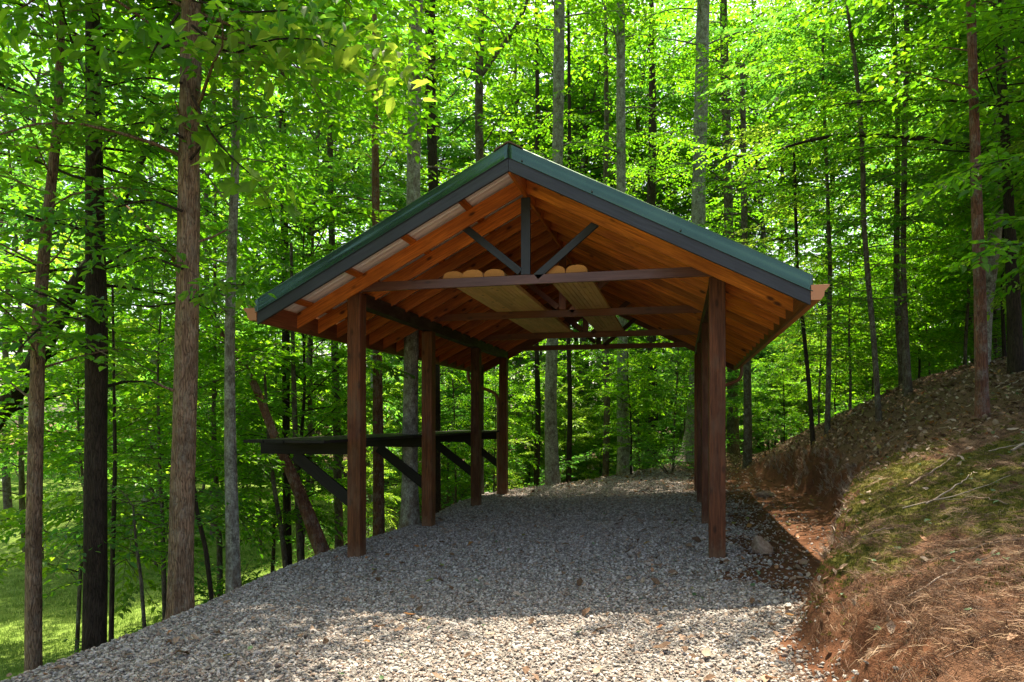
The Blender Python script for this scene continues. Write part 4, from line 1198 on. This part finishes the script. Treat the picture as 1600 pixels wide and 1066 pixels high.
# --- the woods behind: individual trees copied from a few kinds ------------------------------------
protoU = {}; protoC = {}
ULAB = ['leafy mid green understory tree', 'short dark stemmed understory tree', 'tall deep green understory tree', 'small yellow green understory tree', 'slim leafy understory tree']
CLAB = ['tall canopy tree with high green crown', 'tall dark trunked canopy tree', 'tall pale trunked canopy tree', 'tall deep green canopy tree']
SLAB = ['low deep green shrub', 'small mid green shrub', 'tall bushy shrub']
def region(x, y):
    d = -x * ST + y * CT; px = 800 + F_PX * (x * CT + y * ST) / max(d, 1)
    far = next(n for lim, n in ((16, 'near'), (20, 'fairly near'), (25, 'a little way back'), (31, 'mid-distance'), (40, 'far back'), (999, 'farthest back')) if d < lim)
    where = next(n for lim, n in ((35, 'at the left picture edge'), (100, 'behind the slim left edge trunk'), (170, 'behind the dark straight trunk'), (250, 'between dark and brown trunks'),
        (325, 'behind the thick brown trunk'), (390, 'behind the lichened slim trunk'), (460, 'beyond the shelf end'), (540, 'left of the front left post'), (610, 'right of the front left post'),
        (670, 'behind the trunk between the left posts'), (730, 'behind the second left post'), (800, 'behind the rear left posts'), (850, 'right of the rear left post'), (910, 'behind the left speckled trunk'),
        (960, 'between the two speckled trunks'), (1010, 'behind the right speckled trunk'), (1085, 'left of the right posts'), (1150, 'right of the right posts'), (1210, 'under the right gutter end'),
        (1270, 'beside the right gutter end'), (1330, 'behind the thin bank sapling'), (1390, 'behind the forked bank sapling'), (1450, 'behind the mound crest trunk'), (1510, 'left of the reddish pine'),
        (1560, 'behind the reddish pine'), (99999, 'at the right picture edge')) if px < lim)
    return far, where
def put(store, variants, i, x, y, rz, sc, name, lab, cat, group, names):
    far, where = region(x, y); lb = f'{lab[i]}, {far}, {where}'
    z = tz(x, y) - .05
    if i not in store:
        store[i] = tree_from(variants[i], name, lb, cat, group, (x, y, z), rz, sc, names)
    else:
        dup(store[i], (x, y, z), rz, sc, lb)
rr = random.Random(99)
def region_ok(x, y):
    # keep the pavilion, the gravel and the open strip above them clear
    if -7.3 < x < 3.0 and -3 < y < 20.5: return False
    s, s1, s2 = edge_s(np.array([x]), np.array([y])); s = float(s[0]); s1 = float(s1[0])
    if x < -4 and y < 19 and s < .9: return False
    if x > 0 and y < 24 and x < float(lipx(np.array([y]))[0]) + 1.6: return False
    return True
def lawn_at(x, y):
    return float(terrain(np.array([x]), np.array([y]), True)[1]['lawn'][0])
nU = nC = nS = 0
# canopy
tries = 0
while nC < 26 and tries < 4000:
    tries += 1
    x = rr.uniform(-38, 36); y = rr.uniform(11, 62)
    if -13 < x < 14 and y < 31: continue
    if not region_ok(x, y) or not in_view(np.array([x]), np.array([y]), 1.2)[0] or not free(x, y, 3.3): continue
    if lawn_at(x, y) > .3 and (y < 24 or rr.random() > .4): continue
    if x > 3 and y < 17: continue
    if x < -5 and y < 24 and rr.random() > .25: continue
    placed.append((x, y, 2.6)); nC += 1
    put(protoC, VC, rr.randrange(4), x, y, rr.uniform(0, 6.28), rr.uniform(.85, 1.2), 'canopy_tree', CLAB, 'tree', 'tall canopy trees in the woods', ('trunk', 'crown'))
# trees beside the camera whose crowns shade slope and left gravel edge
for (x, y, i, sc) in ((5.2, 5.0, 0, .95), (4.9, 8.3, 1, .8), (5.7, 11.6, 0, .8), (5.8, 15.7, 2, .9), (-7.5, 1.5, 1, .85), (9.5, 8, 1, 1.0)):
    put(protoC, VC, i, x, y, rr.uniform(0, 6.28), sc, 'canopy_tree', CLAB, 'tree', 'tall canopy trees in the woods', ('trunk', 'crown'))
    placed.append((x, y, 1.5))
for (px, d, i, sc) in ((1190, 37, 0, 1.25), (1225, 44, 3, 1.4), (1110, 40, 2, 1.35), (1005, 38, 3, 1.3), (1290, 38, 1, 1.2), (820, 38, 0, 1.3), (690, 36, 3, 1.25), (480, 30, 0, 1.15), (60, 25, 3, 1.0), (15, 34, 0, 1.15), (225, 31, 2, 1.15), (335, 27, 3, 1.0), (150, 40, 0, 1.3), (900, 37, 0, 1.35), (945, 45, 1, 1.45), (560, 35, 3, 1.3), (1065, 46, 0, 1.45), (760, 43, 2, 1.4)):
    l = (px - 800) / F_PX * d; x = l * CT - d * ST; y = l * ST + d * CT
    placed.append((x, y, 2)); put(protoC, VC, i, x, y, rr.uniform(0, 6.28), sc, 'canopy_tree', CLAB, 'tree', 'tall canopy trees in the woods', ('trunk', 'crown'))
tries = 0
while nU < 250 and tries < 20000:
    tries += 1
    y = 9 + 46 * rr.random() ** 1.15; x = rr.uniform(-.9, .62) * (y + 4)
    if not region_ok(x, y) or not in_view(np.array([x]), np.array([y]), 1.12)[0]: continue
    dd = -x * ST + y * CT
    if not free(x, y, .85 + dd * .018): continue
    la = lawn_at(x, y)
    if la > .15 and rr.random() > (.05 if y < 42 else .5): continue
    if x < -6 and y < 21 and rr.random() > .25: continue
    pxx = 800 + F_PX * (x * CT + y * ST) / max(dd, 1)
    glade = 520 < pxx < 1500 and 17 < dd < 33
    if glade and rr.random() > .55: continue
    placed.append((x, y, .7)); nU += 1
    sc = rr.uniform(.45, .72) if glade else rr.uniform(.75, 1.25)
    put(protoU, VU, rr.randrange(5), x, y, rr.uniform(0, 6.28), (sc, sc, sc * rr.uniform(.95, 1.4)), 'understory_tree', ULAB, 'tree', 'understory trees in the woods', ('trunk', 'crown'))
tries = 0
protoS = {}
while nS < 110 and tries < 5000:
    tries += 1
    y = 10 + 32 * rr.random(); x = rr.uniform(-.85, .62) * (y + 4)
    if not region_ok(x, y) or not in_view(np.array([x]), np.array([y]), 1.05)[0] or not free(x, y, .7): continue
    if lawn_at(x, y) > .3: continue
    if x > 1.5 and y < 19: continue
    nS += 1; placed.append((x, y, .4))
    put(protoS, VS, rr.randrange(3), x, y, rr.uniform(0, 6.28), rr.uniform(.7, 1.5), 'shrub', SLAB, 'shrub', 'shrubs on the forest floor', ('stem', 'foliage'))

# far-off woods that read as one mass
def masks_at(X, Y): return terrain(X, Y, True)[1]['lawn']
def far_woods():
    n = 150000
    ang = rng.uniform(-1.05, .75, n); d = np.where(np.arange(n) < 55000, rng.uniform(34, 50, n), rng.uniform(50, 88, n))
    X = d * np.sin(ang); Y = d * np.cos(ang)
    z0 = terrain(X, Y)
    h = 3 + 38 * (.5 + fbm(ang * 18, d * .05, 90, 3)) ** .5
    Zz = z0 + np.where(d < 50, np.minimum(h, 9), h) * rng.random(n)
    clump = fbm(X * .4 + Zz * .3, Y * .4 + Zz * .5, 95, 2)
    near = d < 50
    keep = (clump > np.where(near, .0, -.3)) & ~(near & (masks_at(X, Y) > .25))
    C = np.stack([X, Y, Zz], -1)[keep]; m = len(C)
    D = rng.normal(0, 1, (m, 3)); D[:, 2] *= .4; N = np.array([0, 0, 1.]) + rng.normal(0, .5, (m, 3))
    V, q, k = leaf_quads(C, D, N, np.where(near[keep], rng.uniform(.16, .3, m), rng.uniform(.3, .62, m)), .7, 4)
    me = mkmesh('distant_woods', V, quads=q, mats=[M['leaf']]); fattr(me, 'rnd', np.repeat(rng.beta(2, 2.2, m), 4))
    link('distant_woods', me, kind='stuff')
far_woods()

# twigs and sticks lying on the slope
def twig_obj(pts, r, label, group=None):
    P = [Vector((x, y, tz(x, y) + .018 + dz)) for x, y, dz in pts]
    org = P[0].copy(); Q = smooth_path(np.array([tuple(p - org) for p in P]), 16)
    Q[1:-1] += rng.normal(0, .006, (14, 3))
    V, q = tube_np(Q, np.linspace(r, r * .35, 16), 6)
    o = link('fallen_stick', mkmesh('fallen_stick', V, quads=q, mats=[M['twig']], smooth=True)); o.location = org
    tag(o, label, 'stick', group)
twig_obj([(3.3, 8.2, 0), (3.9, 8.6, .01), (4.7, 8.8, 0), (5.6, 8.9, .02)], .013, 'long pale stick lying across the moss near the slope top')
twig_obj([(2.3, 8.0, 0), (2.7, 8.5, .01), (3.1, 9.0, 0)], .014, 'dark crooked stick lying on the moss above the bank')
twig_obj([(1.35, 4.75, .0), (1.65, 4.9, .02), (1.95, 5.0, 0)], .008, 'grey twig on the needles just above the near bank lip')
twig_obj([(3.55, 7.9, 0), (3.53, 7.92, .12), (3.48, 7.95, .3)], .012, 'short broken stem standing upright on the mossy slope')
for k in range(26):
    x = 1.6 + 5 * rr.random(); y = 3.4 + 12 * rr.random(); a = rr.uniform(0, 6.28); L = rr.uniform(.25, .9)
    if x < float(lipx(np.array([y]))[0]) + .1: continue
    twig_obj([(x, y, 0), (x + L * .5 * math.cos(a), y + L * .5 * math.sin(a), .01), (x + L * math.cos(a + .25), y + L * math.sin(a + .25), 0)], rr.uniform(.004, .009), f"thin dead stick {'long' if L > .6 else 'short'}, {'at the cut bank' if x < 2.6 else 'mid slope' if x < 4.4 else 'at the slope top'}, {'on the near needles' if y < 6.5 else 'on the moss' if y < 9.5 else 'in the leaf litter'}", 'thin dead sticks lying on the slope')
print('gravel', NG, 'leafpolys', NL, 'U', nU, 'C', nC, 'S', nS)
